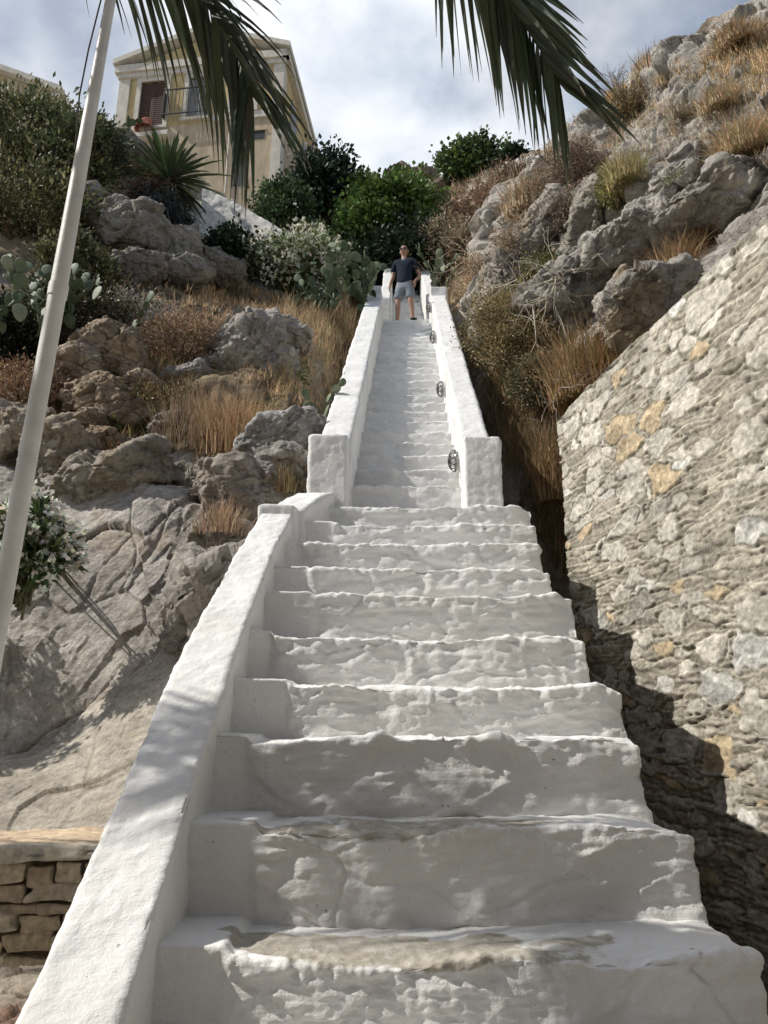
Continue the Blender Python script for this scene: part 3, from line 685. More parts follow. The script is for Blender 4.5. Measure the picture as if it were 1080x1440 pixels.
# ------------------------------------------------------------------ rocks
def cube_sphere(n):
    g = np.linspace(-1, 1, n); a, b = np.meshgrid(np.tan(g * math.pi / 4), np.tan(g * math.pi / 4), indexing='ij'); a, b = a.ravel(), b.ravel(); o = np.ones_like(a)
    Vs = [np.stack(t, 1) for t in ((o, a, b), (-o, b, a), (b, o, a), (a, -o, b), (a, b, o), (b, a, -o))]
    V = np.concatenate(Vs); Fq = np.concatenate([gridF(n, n, k * n * n) for k in range(6)])
    V /= np.linalg.norm(V, axis=1, keepdims=True); return weld(V, Fq)
_cs = {}
def rock(px, py, rx, ry, zc, seed, label, dep=.9, roll=0.0, mat=None, n=40, tint=(1, 1, 1), facets=16, rough=1.0, sink=0.0, cracks=1.0, strata_amp=0.0, groove=0.0, name='rock', group=None, tiltx=0.0):
    if n not in _cs: _cs[n] = cube_sphere(n)
    D, Fq = _cs[n]; rng = np.random.RandomState(seed)
    pn = rng.normal(size=(facets, 3)); pn /= np.linalg.norm(pn, axis=1, keepdims=True); pd = .70 + .32 * rng.rand(facets)
    dt = D @ pn.T; rr = np.where(dt > .05, pd / np.maximum(dt, .05), 9.0); k = 55.0
    r = -np.log(np.exp(-k * np.minimum(rr, 3)).sum(1) + math.exp(-k * 1.2)) / k
    w = np.array([rx, ry * 0, ry]) / F * zc; w[1] = .5 * (w[0] + w[2]) * dep
    V = D * r[:, None] * w
    c, s = math.cos(roll), math.sin(roll)
    V = np.stack([V[:, 0] * c + V[:, 2] * s, V[:, 1], -V[:, 0] * s + V[:, 2] * c], 1)
    c, s = math.cos(tiltx), math.sin(tiltx)
    V = np.stack([V[:, 0], V[:, 1] * c - V[:, 2] * s, V[:, 1] * s + V[:, 2] * c], 1)
    cen = P3(px, py, np.float64(zc)) + (0, w[1] * .55, 0)
    sz = w.mean(); X = V + cen; N = normals(X, Fq)
    if (N * V).sum() < 0: N = -N; Fq = Fq[:, ::-1]
    Q = V / sz
    fa, ga = facet(Q * (1.5, 1.5, 1.9) + .15 * vnoise(Q * 3, seed)[:, None], seed + 7); fb, gb = facet(Q * (3.6, 3.6, 4.6), seed + 8); fc, gc = facet(Q * 8.5, seed + 9)
    sd_ = (-.55 + .3 * math.sin(seed), .25, .8)
    d = rough * (.08 * fbm(Q * 1.4, 3, seed + 3) + .012 * fbm(Q * 9, 4, seed + 5)) + cracks * (.20 * fa + .085 * fb + .030 * fc)
    d += (.045 + .035 * strata_amp) * strata(Q, sd_, 4.2, seed + 11) + (.018 + .015 * strata_amp) * strata(Q, sd_, 13, seed + 12, .5, 2.5)
    if groove: d -= groove * (.10 * (1 - sstep(.0, .07, ga)) + .05 * (1 - sstep(.0, .07, gb)))
    F1, F2 = ga * 0, ga
    X = X + N * (d * sz)[:, None]
    org = cen - (0, 0, w[2])
    tt = np.array(tint)[None] * (1 + .20 * fbm(X * 1.5, 3, seed + 10))[:, None] * (1 - .12 * (1 - sstep(0, .03, F2 - F1)) * cracks)[:, None]
    o = mk(name, X - org, Fq, mat or M_ROCK, C=tt, label=label, cat='rock', group=group); o.location = org
    return o

def slab(name, cols, rows_f, top, bot, ztab, thick, res, seed, label, mat, tint=(1, 1, 1), amp=1.0, crackdir=(1, 1, 1), facets=1.0, beds=1.0, bed=(-.6, .2, .78), grooves=1.0, carve=None, cat='rock outcrop'):
    C3 = np.zeros((len(rows_f), len(cols), 3))
    for j, px in enumerate(cols):
        for i, f in enumerate(rows_f): C3[i, j] = P3(px, bot[j] + (top[j] - bot[j]) * f, np.float64(ztab[i][j]))
    ln = np.linalg.norm(np.diff(C3, axis=1), axis=2).sum(1).max(); lh = np.linalg.norm(np.diff(C3, axis=0), axis=2).sum(0).max()
    nr, nc = int(lh / res), int(ln / res)
    X = np.einsum('ri,ijk,cj->rck', crW(nr, len(rows_f)), C3, crW(nc, len(cols)))
    # skirts fall back behind the face on all four sides
    ext = 14; tt = np.linspace(0, 1, ext + 1)[1:]
    n0 = np.array([0, 1.0, -.15]) * thick
    top_s = np.stack([X[-1] + n0 * t * 1.0 + np.array([0, 0, 1]) * (.25 * thick * math.sin(t * math.pi * .5)) * 1 for t in tt]); bot_s = np.stack([X[0] + n0 * t for t in tt[::-1]])
    X = np.concatenate([bot_s, X, top_s])
    lf = np.stack([X[:, 0] + n0 * t for t in tt[::-1]], 1); rg = np.stack([X[:, -1] + n0 * t for t in tt], 1)
    X = np.concatenate([lf, X, rg], 1); nr, nc = X.shape[:2]; X = X.reshape(-1, 3); Fq = gridF(nr, nc)
    if carve is not None: X[:, 1] -= carve(X)
    N = normals(X, Fq)
    vis = (N * (np.array([0, 0, EYE]) - X)).sum(1).mean(); N = N if vis > 0 else -N
    wp = X + .18 * np.stack([vnoise(X * 1.5, seed), vnoise(X * 1.5, seed + 1), vnoise(X * 1.5, seed + 2)], 1); cdr = np.array(crackdir, float)
    fa, ga = facet(wp * cdr, seed + 3); fb, gb = facet(wp * cdr * 2.6, seed + 6); fc, gc = facet(X * cdr * 7.5, seed + 7); F1, F2 = ga * 0, ga
    d = .08 * fbm(X * 1.1, 3, seed + 4) + .008 * fbm(X * 14, 4, seed + 15) + facets * (.17 * fa + .075 * fb + .028 * fc)
    d += beds * (.07 * strata(X, bed, 2.2, seed + 11, .6, .8) + .028 * strata(X, bed, 8.5, seed + 12, .5, 1.6) + .010 * strata(X, bed, 26, seed + 13, .5, 3))
    d -= grooves * (.05 * (1 - sstep(0, .03, ga)) * sstep(-.3, .2, vnoise(X * .8, 5)) + .02 * (1 - sstep(0, .05, gb)) * sstep(0, .3, vnoise(X * 1.3, 6)))
    X = X + N * (d * amp)[:, None]
    cc = np.array(tint)[None] * (1 + .15 * fbm(X * 1.2, 3, seed + 8))[:, None] * (1 - .10 * (1 - sstep(0, .03, F2 - F1)))[:, None]
    org = X.min(0) * (1, 1, 1); org = np.array([X[:, 0].mean(), X[:, 1].mean(), X[:, 2].min()])
    o = mk(name, X - org, Fq, mat, C=cc, label=label, cat=cat); o.location = org; return o
# big smooth face left of the stairs
slab('limestone_outcrop', [-260, -80, 60, 150, 230, 300, 360], [0, .25, .5, .75, 1.0],
     [610, 640, 668, 668, 690, 720, 735], [1230, 1220, 1210, 1200, 1190, 1150, 1100],
     [[4.9, 4.5, 4.25, 4.05, 3.9, 3.85, 3.8], [5.3, 4.9, 4.65, 4.45, 4.3, 4.25, 4.3], [5.8, 5.35, 5.05, 4.9, 4.75, 4.75, 4.8], [6.4, 6.0, 5.7, 5.45, 5.3, 5.3, 5.4], [7.3, 6.9, 6.5, 6.3, 6.1, 6.0, 6.1]],
     1.3, .013, 201, 'broad pale grey limestone face left of the lower parapet, under the dry grass', M_ROCK, tint=(1.27, 1.25, 1.22), amp=.85, crackdir=(.8, .7, .5), bed=(-.85, .1, .5), facets=.5, beds=.65)
slab('rock_dome', [-420, -200, -40, 60, 130, 190, 250, 320], [0, .3, .6, .85, 1.0],
     [1170, 1120, 1082, 1058, 990, 930, 885, 850], [1230, 1230, 1225, 1220, 1215, 1210, 1200, 1190],
     [[3.6, 3.4, 3.28, 3.22, 3.2, 3.2, 3.22, 3.3], [3.8, 3.6, 3.5, 3.48, 3.5, 3.52, 3.6, 3.7], [4.0, 3.8, 3.75, 3.78, 3.9, 4.0, 4.1, 4.2], [4.2, 4.05, 4.0, 4.1, 4.3, 4.45, 4.6, 4.7], [4.6, 4.4, 4.35, 4.5, 4.75, 4.95, 5.1, 5.3]],
     .9, .012, 231, 'smooth pale rock dome sloping up from the low dry-stone wall to the parapet', M_ROCK, tint=(1.2, 1.16, 1.06), amp=.45, crackdir=(.6, .6, .5), bed=(-.4, .1, .9), facets=.6, beds=.7, grooves=.4, cat='rock')
rock(295, 850, 62, 120, 4.75, 32, 'tall upright grey rock close against the lower parapet', dep=.8, roll=.45, n=60, facets=14, tint=(1.05, 1.03, 1), strata_amp=.6)
rock(300, 760, 55, 40, 5.3, 33, 'small grey boulder under the pale tuft beside the coping', n=40, tint=(1, .98, .95))
rock(330, 690, 80, 45, 5.9, 34, 'brown grey boulder just below the dry tufts near the ramp', n=50, tint=(1.0, .93, .86), roll=.2)
rock(385, 660, 45, 38, 6.0, 35, 'grey pointed boulder beside the left pillar', n=40, roll=-.5)
rock(400, 612, 62, 40, 6.5, 36, 'blue grey slabby boulder above the pointed one, left of the pillar', n=50, roll=-.35, strata_amp=.8, tint=(.95, .97, 1.0))
rock(165, 655, 90, 42, 6.3, 37, 'tan rock shelf at the top edge of the big rock face', n=50, tint=(1.1, 1.05, .95), roll=-.3)
rock(75, 640, 60, 60, 6.5, 38, 'pale tan boulder behind the flagpole, top left of the rock face', n=50, tint=(1.1, 1.03, .92), strata_amp=.4)
rock(15, 590, 45, 45, 7.0, 39, 'rounded tan boulder at the left edge behind the flagpole', n=40, tint=(1.1, 1.02, .88))
# cracked boulders in the middle of the left bank
for k, (x, y, a, b, z, rl) in enumerate([(150, 492, 52, 42, 8.0, .3), (108, 525, 42, 46, 7.8, -.5), (142, 562, 58, 38, 7.4, .4), (105, 598, 44, 30, 7.0, -.2), (190, 540, 38, 32, 7.8, .6), (140, 620, 32, 24, 6.8, .1)]):
    rock(x, y, a, b, z, 50 + k, ['topmost boulder of the cracked brown pile left of the orange tufts', 'tall boulder on the left side of the cracked brown pile', 'broad boulder in the middle of the cracked brown pile',
         'low boulder at the foot of the cracked brown pile', 'small wedge boulder on the right side of the cracked brown pile', 'smallest stone lying below the cracked brown pile'][k], n=56, roll=rl, tint=(1.30, 1.20, 1.08), facets=12, group='cracked boulders on the left bank', mat=M_ROCKD, sink=.2, cracks=.8, groove=.75)
rock(350, 500, 70, 60, 8.6, 61, 'striped grey outcrop in the dry grass, left of the long parapet', n=60, roll=.25, strata_amp=1.4, tint=(1.1, 1.1, 1.08))
rock(380, 466, 60, 24, 9.6, 62, 'flat ledge of grey rock on top of the striped outcrop', n=50, roll=-.12, strata_amp=1.2, tint=(1.1, 1.08, 1.04))
rock(262, 530, 40, 30, 8.3, 63, 'round grey boulder half buried above the orange tufts', n=36)
rock(240, 600, 34, 26, 7.3, 64, 'little dark boulder left of the brown tuft', n=30, tint=(.8, .76, .7))
# outcrop under the dark plants, upper left
for k, (x, y, a, b, z, rl) in enumerate([(165, 315, 66, 52, 12.0, .5), (225, 335, 48, 42, 12.2, -.4), (240, 375, 48, 30, 11.6, .2), (292, 368, 40, 36, 12.8, -.3), (128, 292, 36, 36, 12.2, .2), (185, 372, 44, 28, 10.9, .1), (180, 215, 60, 25, 17, .3)]):
    rock(x, y, a, b, z, 70 + k, ['largest pale boulder of the outcrop below the dark palm-like plant', 'angular grey boulder under the dark palm-like plant', 'wide low grey boulder at the base of the upper left outcrop', 'grey boulder right of the upper left outcrop, by the dark bushes',
         'boulder on the left shoulder of the upper outcrop by the flagpole', 'small low boulder in front of the upper left outcrop', 'rock ledge directly below the villa'][k], n=60, roll=rl, facets=11, tint=(.74, .72, .68), group='boulders of the upper left outcrop', groove=.3)  # tint darkened: the shade over these boulders is put into their colour
# foreground slabs at the lower left
rock(15, 1425, 120, 40, 2.2, 91, 'flat tan rock slab lying nearest at the bottom left corner', n=60, facets=6, roll=-.1, rough=.5, cracks=.3, tint=(1.25, 1.13, .98), strata_amp=.6)
rock(-10, 1485, 110, 40, 2.02, 92, 'reddish brown rock below the tan slabs at the bottom left corner', n=40, facets=7, rough=.6, tint=(.95, .68, .55))
# ------------------------------------------------------------------ the cliff on the right
def hollow(X):
    px, py, zc = proj(X)
    line = np.interp(px, [820, 850, 900, 960, 1020, 1080, 1300], [362, 350, 338, 312, 285, 262, 200])      # lower lip of the overhang
    t = (py - line); w = sstep(830, 880, px)
    return w * (.06 * sstep(-48, -8, t) * (1 - sstep(-6, 3, t)) - 1.0 * sstep(-4, 8, t) * (1 - sstep(45, 90, t)) * sstep(840, 930, px))
cliff_o = slab('cliff', [690, 750, 820, 890, 950, 1010, 1080, 1200, 1360], [0, .3, .55, .8, 1.0],
     [288, 244, 176, 126, 90, 56, 30, -28, -90], [470, 440, 470, 520, 460, 410, 345, 260, 190],
     [[11.2, 10.2, 8.7, 7.4, 7.0, 6.8, 6.5, 6.1, 5.8], [12.0, 11.0, 9.6, 8.5, 8.3, 8.3, 7.9, 7.3, 6.8], [12.8, 11.7, 10.4, 9.3, 8.9, 8.6, 8.2, 7.8, 7.4], [13.8, 12.8, 11.6, 10.7, 10.2, 9.7, 9.3, 8.8, 8.4], [15.2, 14.2, 13.0, 12.3, 11.8, 11.2, 10.7, 10.0, 9.5]],
     1.6, .020, 261, 'continuous pale craggy limestone cliff face on the right above the retaining wall', M_CLIFF, amp=2.1, crackdir=(.5, .5, .8), bed=(-.62, .25, .74), grooves=.6, carve=hollow, cat='cliff')
cV = np.empty(len(cliff_o.data.vertices) * 3, np.float32); cliff_o.data.vertices.foreach_get('co', cV); cV = cV.reshape(-1, 3).astype(float) + np.array(cliff_o.location)
cpx_, cpy_, czc_ = proj(cV)
def cz(px, py, default):
    m = (np.hypot(cpx_ - px, cpy_ - py) < 7) & (czc_ > .5)
    return float(czc_[m].min()) if m.any() else default
rock(900, 318, 84, 30, cz(900, 300, 8.5) - .10, 131, 'pale layered ledge overhanging the left end of the dark hollow', n=90, roll=-.30, facets=15, mat=M_CLIFF, strata_amp=1.2, dep=1.0, rough=1.6)
rock(1030, 258, 112, 34, cz(1030, 250, 7.6) - .10, 132, 'pale layered ledge overhanging the right end of the dark hollow', n=90, roll=-.38, facets=15, mat=M_CLIFF, strata_amp=1.2, dep=1.0, rough=1.6)
rock(975, 240, 60, 34, cz(975, 240, 8.6) - .02, 133, 'blocky pale rock bulging above the middle of the overhanging ledges', n=80, roll=-.5, facets=15, mat=M_CLIFF, strata_amp=.6, dep=.8, rough=1.4)
rock(770, 330, 50, 78, 10.8, 104, 'upright grey limestone crag left of the overhanging ledge', n=80, roll=.5, facets=14, mat=M_CLIFF, strata_amp=.5, tint=(.9, .9, .88))
rock(835, 300, 30, 62, 10.0, 105, 'narrow grey crag wedged between the upright crag and the ledge', n=60, roll=.35, facets=12, mat=M_CLIFF, tint=(.85, .84, .8))
rock(820, 395, 85, 40, 8.8, 106, 'dark grey sloping slab above the olive bush on the right', n=80, roll=-.5, facets=12, mat=M_CLIFF, strata_amp=.8, tint=(.82, .82, .82))
rock(925, 405, 76, 60, 6.6, 107, 'folded pale limestone slab just behind the top of the retaining wall', n=90, roll=-.6, facets=14, mat=M_CLIFF, strata_amp=1.3)
rock(715, 400, 48, 55, 10.8, 109, 'mottled grey rock at the foot of the upright crag', n=60, roll=.2, facets=14, mat=M_CLIFF, tint=(.9, .88, .86))
rock(1075, 90, 90, 60, 11.2, 110, 'tan rock at the top right corner of the cliff', n=70, roll=-.6, facets=14, mat=M_CLIFF, tint=(1, .9, .78))
rock(1180, 330, 120, 70, 6.0, 112, 'rock block beyond the right edge behind the retaining wall', n=50, roll=-.4, mat=M_CLIFF)
# crags on the skyline
for k, (x, y, a, b, z) in enumerate([(560, 248, 19, 24, 27), (597, 250, 20, 26, 27), (625, 268, 34, 18, 25), (590, 278, 30, 22, 24), (760, 275, 26, 22, 20), (700, 290, 24, 16, 21), (665, 262, 30, 14, 25)]):
    rock(x, y, a, b, z, 120 + k, ['left of the two round crags on the skyline', 'right of the two round crags on the skyline', 'low crag right of the two round skyline crags', 'crag below the two round skyline crags', 'crag low on the cliff shoulder beside the straw grass',
         'small crag among the brown brush of the far slope', 'long low crag under the skyline shrub'][k], n=34, facets=14, mat=M_ROCKD if k < 4 else M_CLIFF, tint=(.9, .88, .82))
# ------------------------------------------------------------------ plants
def unit(v): return v / (np.linalg.norm(v, axis=-1, keepdims=True) + 1e-9)
def leafset(P, D, Ln, Wd, C, rng, fold=.0, droop=.0):
    """one rhombic leaf per row: P base, D direction, Ln length, Wd half width"""
    n = len(P); s = unit(np.cross(D, rng.normal(size=(n, 3)))); Ln = np.broadcast_to(Ln, (n,))[:, None]; Wd = np.broadcast_to(Wd, (n,))[:, None]
    tip = P + D * Ln - np.array([0, 0, 1.]) * droop * Ln; mid = P + D * Ln * .45 + np.cross(D, s) * fold * Wd
    V = np.stack([P, mid + s * Wd, tip, mid - s * Wd], 1).reshape(-1, 3)
    i = np.arange(n)[:, None] * 4
    return V, i + np.array([[0, 1, 2, 3]]), np.repeat(C, 4, 0)
def cols(rng, n, base, var=.25, alt=None, pa=.0):
    c = np.array(base)[None] * (1 + var * rng.normal(size=(n, 1))).clip(.35, 1.8) * (1 + .08 * rng.normal(size=(n, 3)))
    if alt is not None: m = rng.rand(n) < pa; c[m] = np.array(alt)[None] * (1 + .15 * rng.normal(size=(m.sum(), 1)))
    return c.clip(.004, .95)
def twig_tree(rng, base, dirn, ln, r, levels, kids, spread, mb, C, seg=4, tips=None, jit=.12, up=.0):
    p = np.array(base, float); d = unit(np.array(dirn, float)); pts = [p.copy()]
    for k in range(seg):
        d = unit(d + rng.normal(size=3) * jit + (0, 0, up)); p = p + d * ln / seg; pts.append(p.copy())
    V, Fq = tube(pts, np.linspace(r, r * .5, seg + 1), 3 if r < .02 else 7, cap=False); mb.add(V, Fq, C=C)
    if tips is not None: tips.append((pts[-1], d))
    if levels > 0:
        for k in range(kids):
            q = pts[rng.randint(max(1, seg // 2), seg + 1)]
            twig_tree(rng, q, unit(d + rng.normal(size=3) * spread), ln * (.55 + .3 * rng.rand()), r * .55, levels - 1, kids, spread, mb, C, seg, tips, jit, up)
def bush(name, label, cat, px, py, rx, ry, zc, seed, n=4000, leaf=.05, wd=.3, col_=(.07, .10, .04), var=.3, alt=None, pa=0, clumps=40, dep=.9, group=None, twigs=True, rough=.35, csize=.22,
         flower=None, nf=0, fsize=.03, shell=.55, upb=.3, barkc=(.16, .12, .08), trunk_to=None, droop=.1, part='foliage'):
    if seed in (245, 246, 247, 244, 242, 248, 249, 250, 251): zc = cz(px, py, zc) - .12
    rng = np.random.RandomState(seed)
    w = np.array([rx, 0, ry]) / F * zc; w[1] = .5 * (w[0] + w[2]) * dep
    cen = P3(px, py, np.float64(zc)); sz = w.mean()
    d = unit(rng.normal(size=(clumps, 3))); rr = (shell + (1 - shell) * rng.rand(clumps)) * (1 + rough * .6 * vnoise(d * 1.9 + seed, seed))
    cc = d * rr[:, None] * w * .88; ctint = (1 + .28 * rng.normal(size=clumps)).clip(.45, 1.7)
    k = rng.randint(0, clumps, n); off = rng.normal(size=(n, 3)) * csize * sz * (.6 + .6 * rng.rand(clumps))[k][:, None]
    Pl = cc[k] + off * np.array([1, 1, .8]); out = unit(off + cc[k] * .25 + 1e-6)
    D = unit(out + rng.normal(size=(n, 3)) * .6 + (0, 0, upb))
    Ln = leaf * (.6 + .7 * rng.rand(n)); V, Fq, C = leafset(Pl, D, Ln, Ln * wd, cols(rng, n, col_, var, alt, pa) * ctint[k][:, None], rng, .3, droop)
    base = cen - (0, 0, w[2] * .95)
    if trunk_to is not None: base = np.array([cen[0], cen[1], trunk_to])
    t = empty(name, base, label=label, cat=cat, group=group); o0 = cen - base
    mk(part, V + o0, Fq, M_LEAF, t, smooth=False, C=C)
    if twigs:
        mb = MB(); kk = rng.choice(clumps, min(clumps, 22), replace=False)
        for j in kk:
            e = cc[j] + o0; mid = e * .5 + rng.normal(size=3) * sz * .08 + (0, 0, sz * .06)
            V, Fq = tube(smooth_path([np.zeros(3) + rng.normal(size=3) * (.03 * sz) * (1, 1, 0), mid, e], 6), np.linspace(.035, .010, 6) * max(.35, sz), 5, cap=False); mb.add(V, Fq, C=np.array(barkc))
        mb.mesh('branches', M_BARK, t)
    if nf:
        ko = np.argsort(-(cc[:, 2] - cc[:, 1] * .6))[:max(4, int(clumps * .7))]; j = ko[rng.randint(0, len(ko), nf)]
        pf = cc[j] + rng.normal(size=(nf, 3)) * csize * sz * .85 + o0 + unit(cc[j]) * csize * sz * .8
        V, Fq, C = leafset(np.repeat(pf, 5, 0), unit(rng.normal(size=(nf * 5, 3)) + (0, -.4, .5)), fsize, fsize * .42, cols(rng, nf * 5, flower, .08), rng)
        mk('blossom', V, Fq, M_LEAF, t, smooth=False, C=C)
    return t
def blades(rng, B, H_, Wd, C, lean, out=None, seg=3, curl=.5):
    """grass blades: base B(n,3), height, half-width, colour; returns quads"""
    n = len(B); a = rng.rand(n) * 2 * np.pi; h = np.stack([np.cos(a), np.sin(a), 0 * a], 1)
    if out is not None: h = unit(h * .5 + out)
    s = unit(np.stack([-h[:, 1], h[:, 0], 0 * a], 1) + rng.normal(size=(n, 3)) * .2)
    Vs = []; kk_ = np.cumsum(rng.normal(size=(seg + 1, n, 3)) * .8, 0)
    for k in range(seg + 1):
        t = k / seg; c = B + np.array([0, 0, 1.]) * (H_ * t * (1 - .25 * curl * t * lean))[:, None] + h * (H_ * lean * t ** 1.6)[:, None] + kk_[k] * (H_ * .09 * t)[:, None]
        w = (Wd * (1 - t) ** .7 + .0006)[:, None]; Vs += [c - s * w, c + s * w]
    V = np.stack(Vs, 1).reshape(-1, 3); m = 2 * (seg + 1); i = np.arange(n)[:, None] * m
    Fq = np.concatenate([i + np.array([[2 * k, 2 * k + 1, 2 * k + 3, 2 * k + 2]]) for k in range(seg)])
    return V, Fq, np.repeat(C, m, 0)
def tuft(px, py, rpx, hpx_, zc, seed, label, n=700, col_=(.42, .27, .13), alt=(.5, .36, .2), pa=.3, lean=.45, wd=.004, name='grass_tuft', group=None, on=None):
    if 18 <= seed <= 40: zc = cz(px, py, zc) - .02
    rng = np.random.RandomState(seed); c = P3(px, py, np.float64(zc)) if on is None else on; r = rpx / F * zc; h = hpx_ / F * zc
    a = rng.rand(n) * 2 * np.pi; q = rng.rand(n) ** .7; O = np.stack([np.cos(a), np.sin(a), 0 * a], 1)
    B = O * (q * r * .75)[:, None] + rng.normal(size=(n, 3)) * r * .12 * (1, 1, 0); B[:, 2] = -.06 * q
    Hh = h * (.55 + .5 * rng.rand(n)) * (1 - .25 * q)
    V, Fq, C = blades(rng, B, Hh, np.full(n, wd * (zc / 7.0)), cols(rng, n, col_, .25, alt, pa), lean * (r / h) * (.2 + .8 * q) * (.4 + 1.2 * rng.rand(n)), O, 4)
    o = mk(name, V, Fq, M_GRASS, smooth=False, C=C, label=label, cat='grass tuft', group=group); o.location = c; return o
def dry_field(name, label, poly, n, seed, hmin, hmax, col_, alt, pa, wd, per=9, kind='stuff', cat='grass', lean=.5, hmask=None, src=None):
    S, hpx, hpy, hzc = src or (globals()['S'], globals()['hpx'], globals()['hpy'], globals()['hzc'])
    rng = np.random.RandomState(seed); m = inpoly(hpx, hpy, poly) & (hzc > .5)
    idx = np.nonzero(m)[0]; wgt = sstep(-.7, .35, fbm(S[idx] * 1.1, 3, seed)) * hzc[idx] ** 2 + 1e-3
    if hmask is not None: wgt = wgt * hmask(idx)
    # even out by mesh density
    j = rng.choice(idx, n, p=wgt / wgt.sum()); c = S[j] + rng.normal(size=(n, 3)) * .05 * (1, 1, .1)
    B = np.repeat(c, per, 0) + rng.normal(size=(n * per, 3)) * .035 * (1, 1, 0); B[:, 2] -= .03
    hh = (hmin + (hmax - hmin) * rng.rand(n) ** 1.5).repeat(per) * (.5 + .6 * rng.rand(n * per))
    ct = (1 + .22 * rng.normal(size=(n, 1))).clip(.5, 1.6).repeat(per, 0)
    zr = np.repeat(hzc[j], per)
    V, Fq, C = blades(rng, B, hh, wd * zr / 10, (cols(rng, n * per, col_, .2, alt, pa) * ct), lean * (.3 + rng.rand(n * per)))
    return mk(name, V, Fq, M_GRASS, smooth=False, C=C, kind=kind, label=label, cat=cat)
# --- dry grass over the left bank
STRAW, ORNG, OLIVE, BRN = (.58, .45, .28), (.50, .34, .19), (.22, .22, .10), (.22, .14, .08)
dry_field('dry_grass', 'short golden dry grass covering the left bank between rocks and cactus', [(165, 385), (330, 395), (430, 430), (500, 440), (470, 530), (440, 610), (380, 560), (300, 560), (190, 560), (150, 440)], 9000, 1, .05, .20, (.70, .53, .33), (.58, .38, .21), .4, .0045)
dry_field('dry_grass', 'sparse brown and green weeds between the boulders of the left bank', [(0, 430), (160, 430), (300, 560), (440, 600), (440, 680), (330, 760), (250, 700), (120, 680), (0, 640)], 3300, 2, .06, .22, (.36, .25, .13), OLIVE, .3, .005)
dry_field('dry_grass', 'tall straw grass along the outer side of the long left parapet', [(400, 440), (500, 425), (520, 430), (450, 590), (420, 600), (385, 520)], 1900, 3, .22, .55, (.55, .43, .26), ORNG, .3, .0045, per=10, lean=.35)
dry_field('dry_grass', 'dry reddish brown brush grass on the slope above the stairs to the right', [(600, 400), (640, 260), (760, 225), (800, 330), (760, 420), (690, 400), (640, 430)], 4200, 4, .15, .5, (.42, .31, .21), (.58, .47, .32), .4, .006)
dry_field('dry_grass', 'wispy straw grass over the cliff shoulder and skyline on the right', [(740, 240), (800, 180), (900, 100), (1080, 10), (1300, -60), (1300, 120), (1080, 180), (900, 260), (800, 330), (740, 330)], 5200, 5, .10, .38, (.52, .39, .24), (.42, .27, .14), .35, .005)
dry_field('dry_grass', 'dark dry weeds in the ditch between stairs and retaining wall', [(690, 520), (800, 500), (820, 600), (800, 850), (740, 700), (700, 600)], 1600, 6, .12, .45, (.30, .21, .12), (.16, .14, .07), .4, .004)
dry_field('dry_grass', 'low weeds behind the top edge of the retaining wall', [(800, 560), (900, 440), (1080, 290), (1200, 200), (1200, 330), (1080, 350), (900, 560)], 1500, 7, .05, .22, (.36, .26, .15), OLIVE, .3, .004)
cN = None
CS = (cV, cpx_, cpy_, czc_)
dry_field('dry_grass', 'pale straw grass growing in the cracks of the cliff face on the right', [(700, 300), (760, 240), (840, 190), (900, 150), (960, 130), (1000, 200), (900, 260), (820, 330), (740, 400), (690, 400)], 1500, 8, .05, .22, (.52, .42, .28), (.40, .28, .17), .4, .004, src=CS)
dry_field('dry_grass', 'golden grass along the top ledge and right part of the cliff', [(880, 130), (960, 88), (1080, 30), (1200, -20), (1200, 200), (1080, 235), (1030, 200), (1010, 110), (940, 120)], 2200, 9, .07, .30, (.58, .44, .26), (.48, .33, .18), .35, .004, src=CS)
tuft(330, 645, 62, 105, 7.2, 11, 'upright orange tuft of dry grass in the middle of the left bank', 1500, (.50, .33, .19), (.62, .46, .28), .35, .42, .0045)
tuft(268, 640, 62, 100, 7.35, 12, 'greyish brown tuft of dry grass left of the orange one', 1400, (.36, .27, .19), (.5, .38, .26), .35, .5, .0045)
tuft(310, 745, 45, 50, 5.3, 13, 'faded pink straw tuft growing on top of the rock by the coping', 500, (.50, .35, .24), (.6, .48, .34), .3, .5, .003)
tuft(300, 800, 34, 40, 5.0, 14, 'small grey dry tuft on the rock just below the faded pink one', 350, (.36, .30, .24), (.45, .38, .3), .3, .6, .003)
tuft(400, 690, 30, 55, 6.0, 15, 'thin straw tuft against the left pillar', 300, (.50, .36, .2), (.3, .26, .12), .3, .5, .003)
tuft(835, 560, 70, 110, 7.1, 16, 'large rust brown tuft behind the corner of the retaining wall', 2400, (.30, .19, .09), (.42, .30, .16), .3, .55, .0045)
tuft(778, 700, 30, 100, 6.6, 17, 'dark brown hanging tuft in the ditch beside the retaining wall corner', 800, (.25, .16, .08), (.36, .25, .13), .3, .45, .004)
tuft(745, 300, 40, 54, 13.5, 18, 'pale straw tuft on the cliff shoulder above the brown brush', 1200, (.58, .47, .32), (.45, .32, .2), .3, .7, .006)
tuft(918, 112, 26, 48, 12.6, 19, 'tan tuft standing on the skyline right of the bare shrub', 700, (.42, .31, .2), (.5, .4, .26), .3, .55, .006)
tuft(1035, 62, 34, 30, 11.0, 20, 'sandy tuft on the skyline at the top of the cliff', 900, (.5, .38, .24), (.42, .28, .16), .3, .7, .005)
tuft(1045, 215, 46, 48, 8.6, 21, 'orange tuft spilling over the cliff ledge near the right edge', 1300, (.54, .40, .23), (.62, .5, .32), .3, .8, .004)
tuft(1010, 150, 30, 32, 9.6, 22, 'brown tuft in a crack of the large crowning block', 700, (.5, .38, .23), (.58, .46, .3), .3, .7, .004)
tuft(882, 255, 32, 52, 9.8, 23, 'yellow olive tuft left of the crowning block', 700, (.40, .36, .16), (.5, .4, .22), .3, .6, .004)
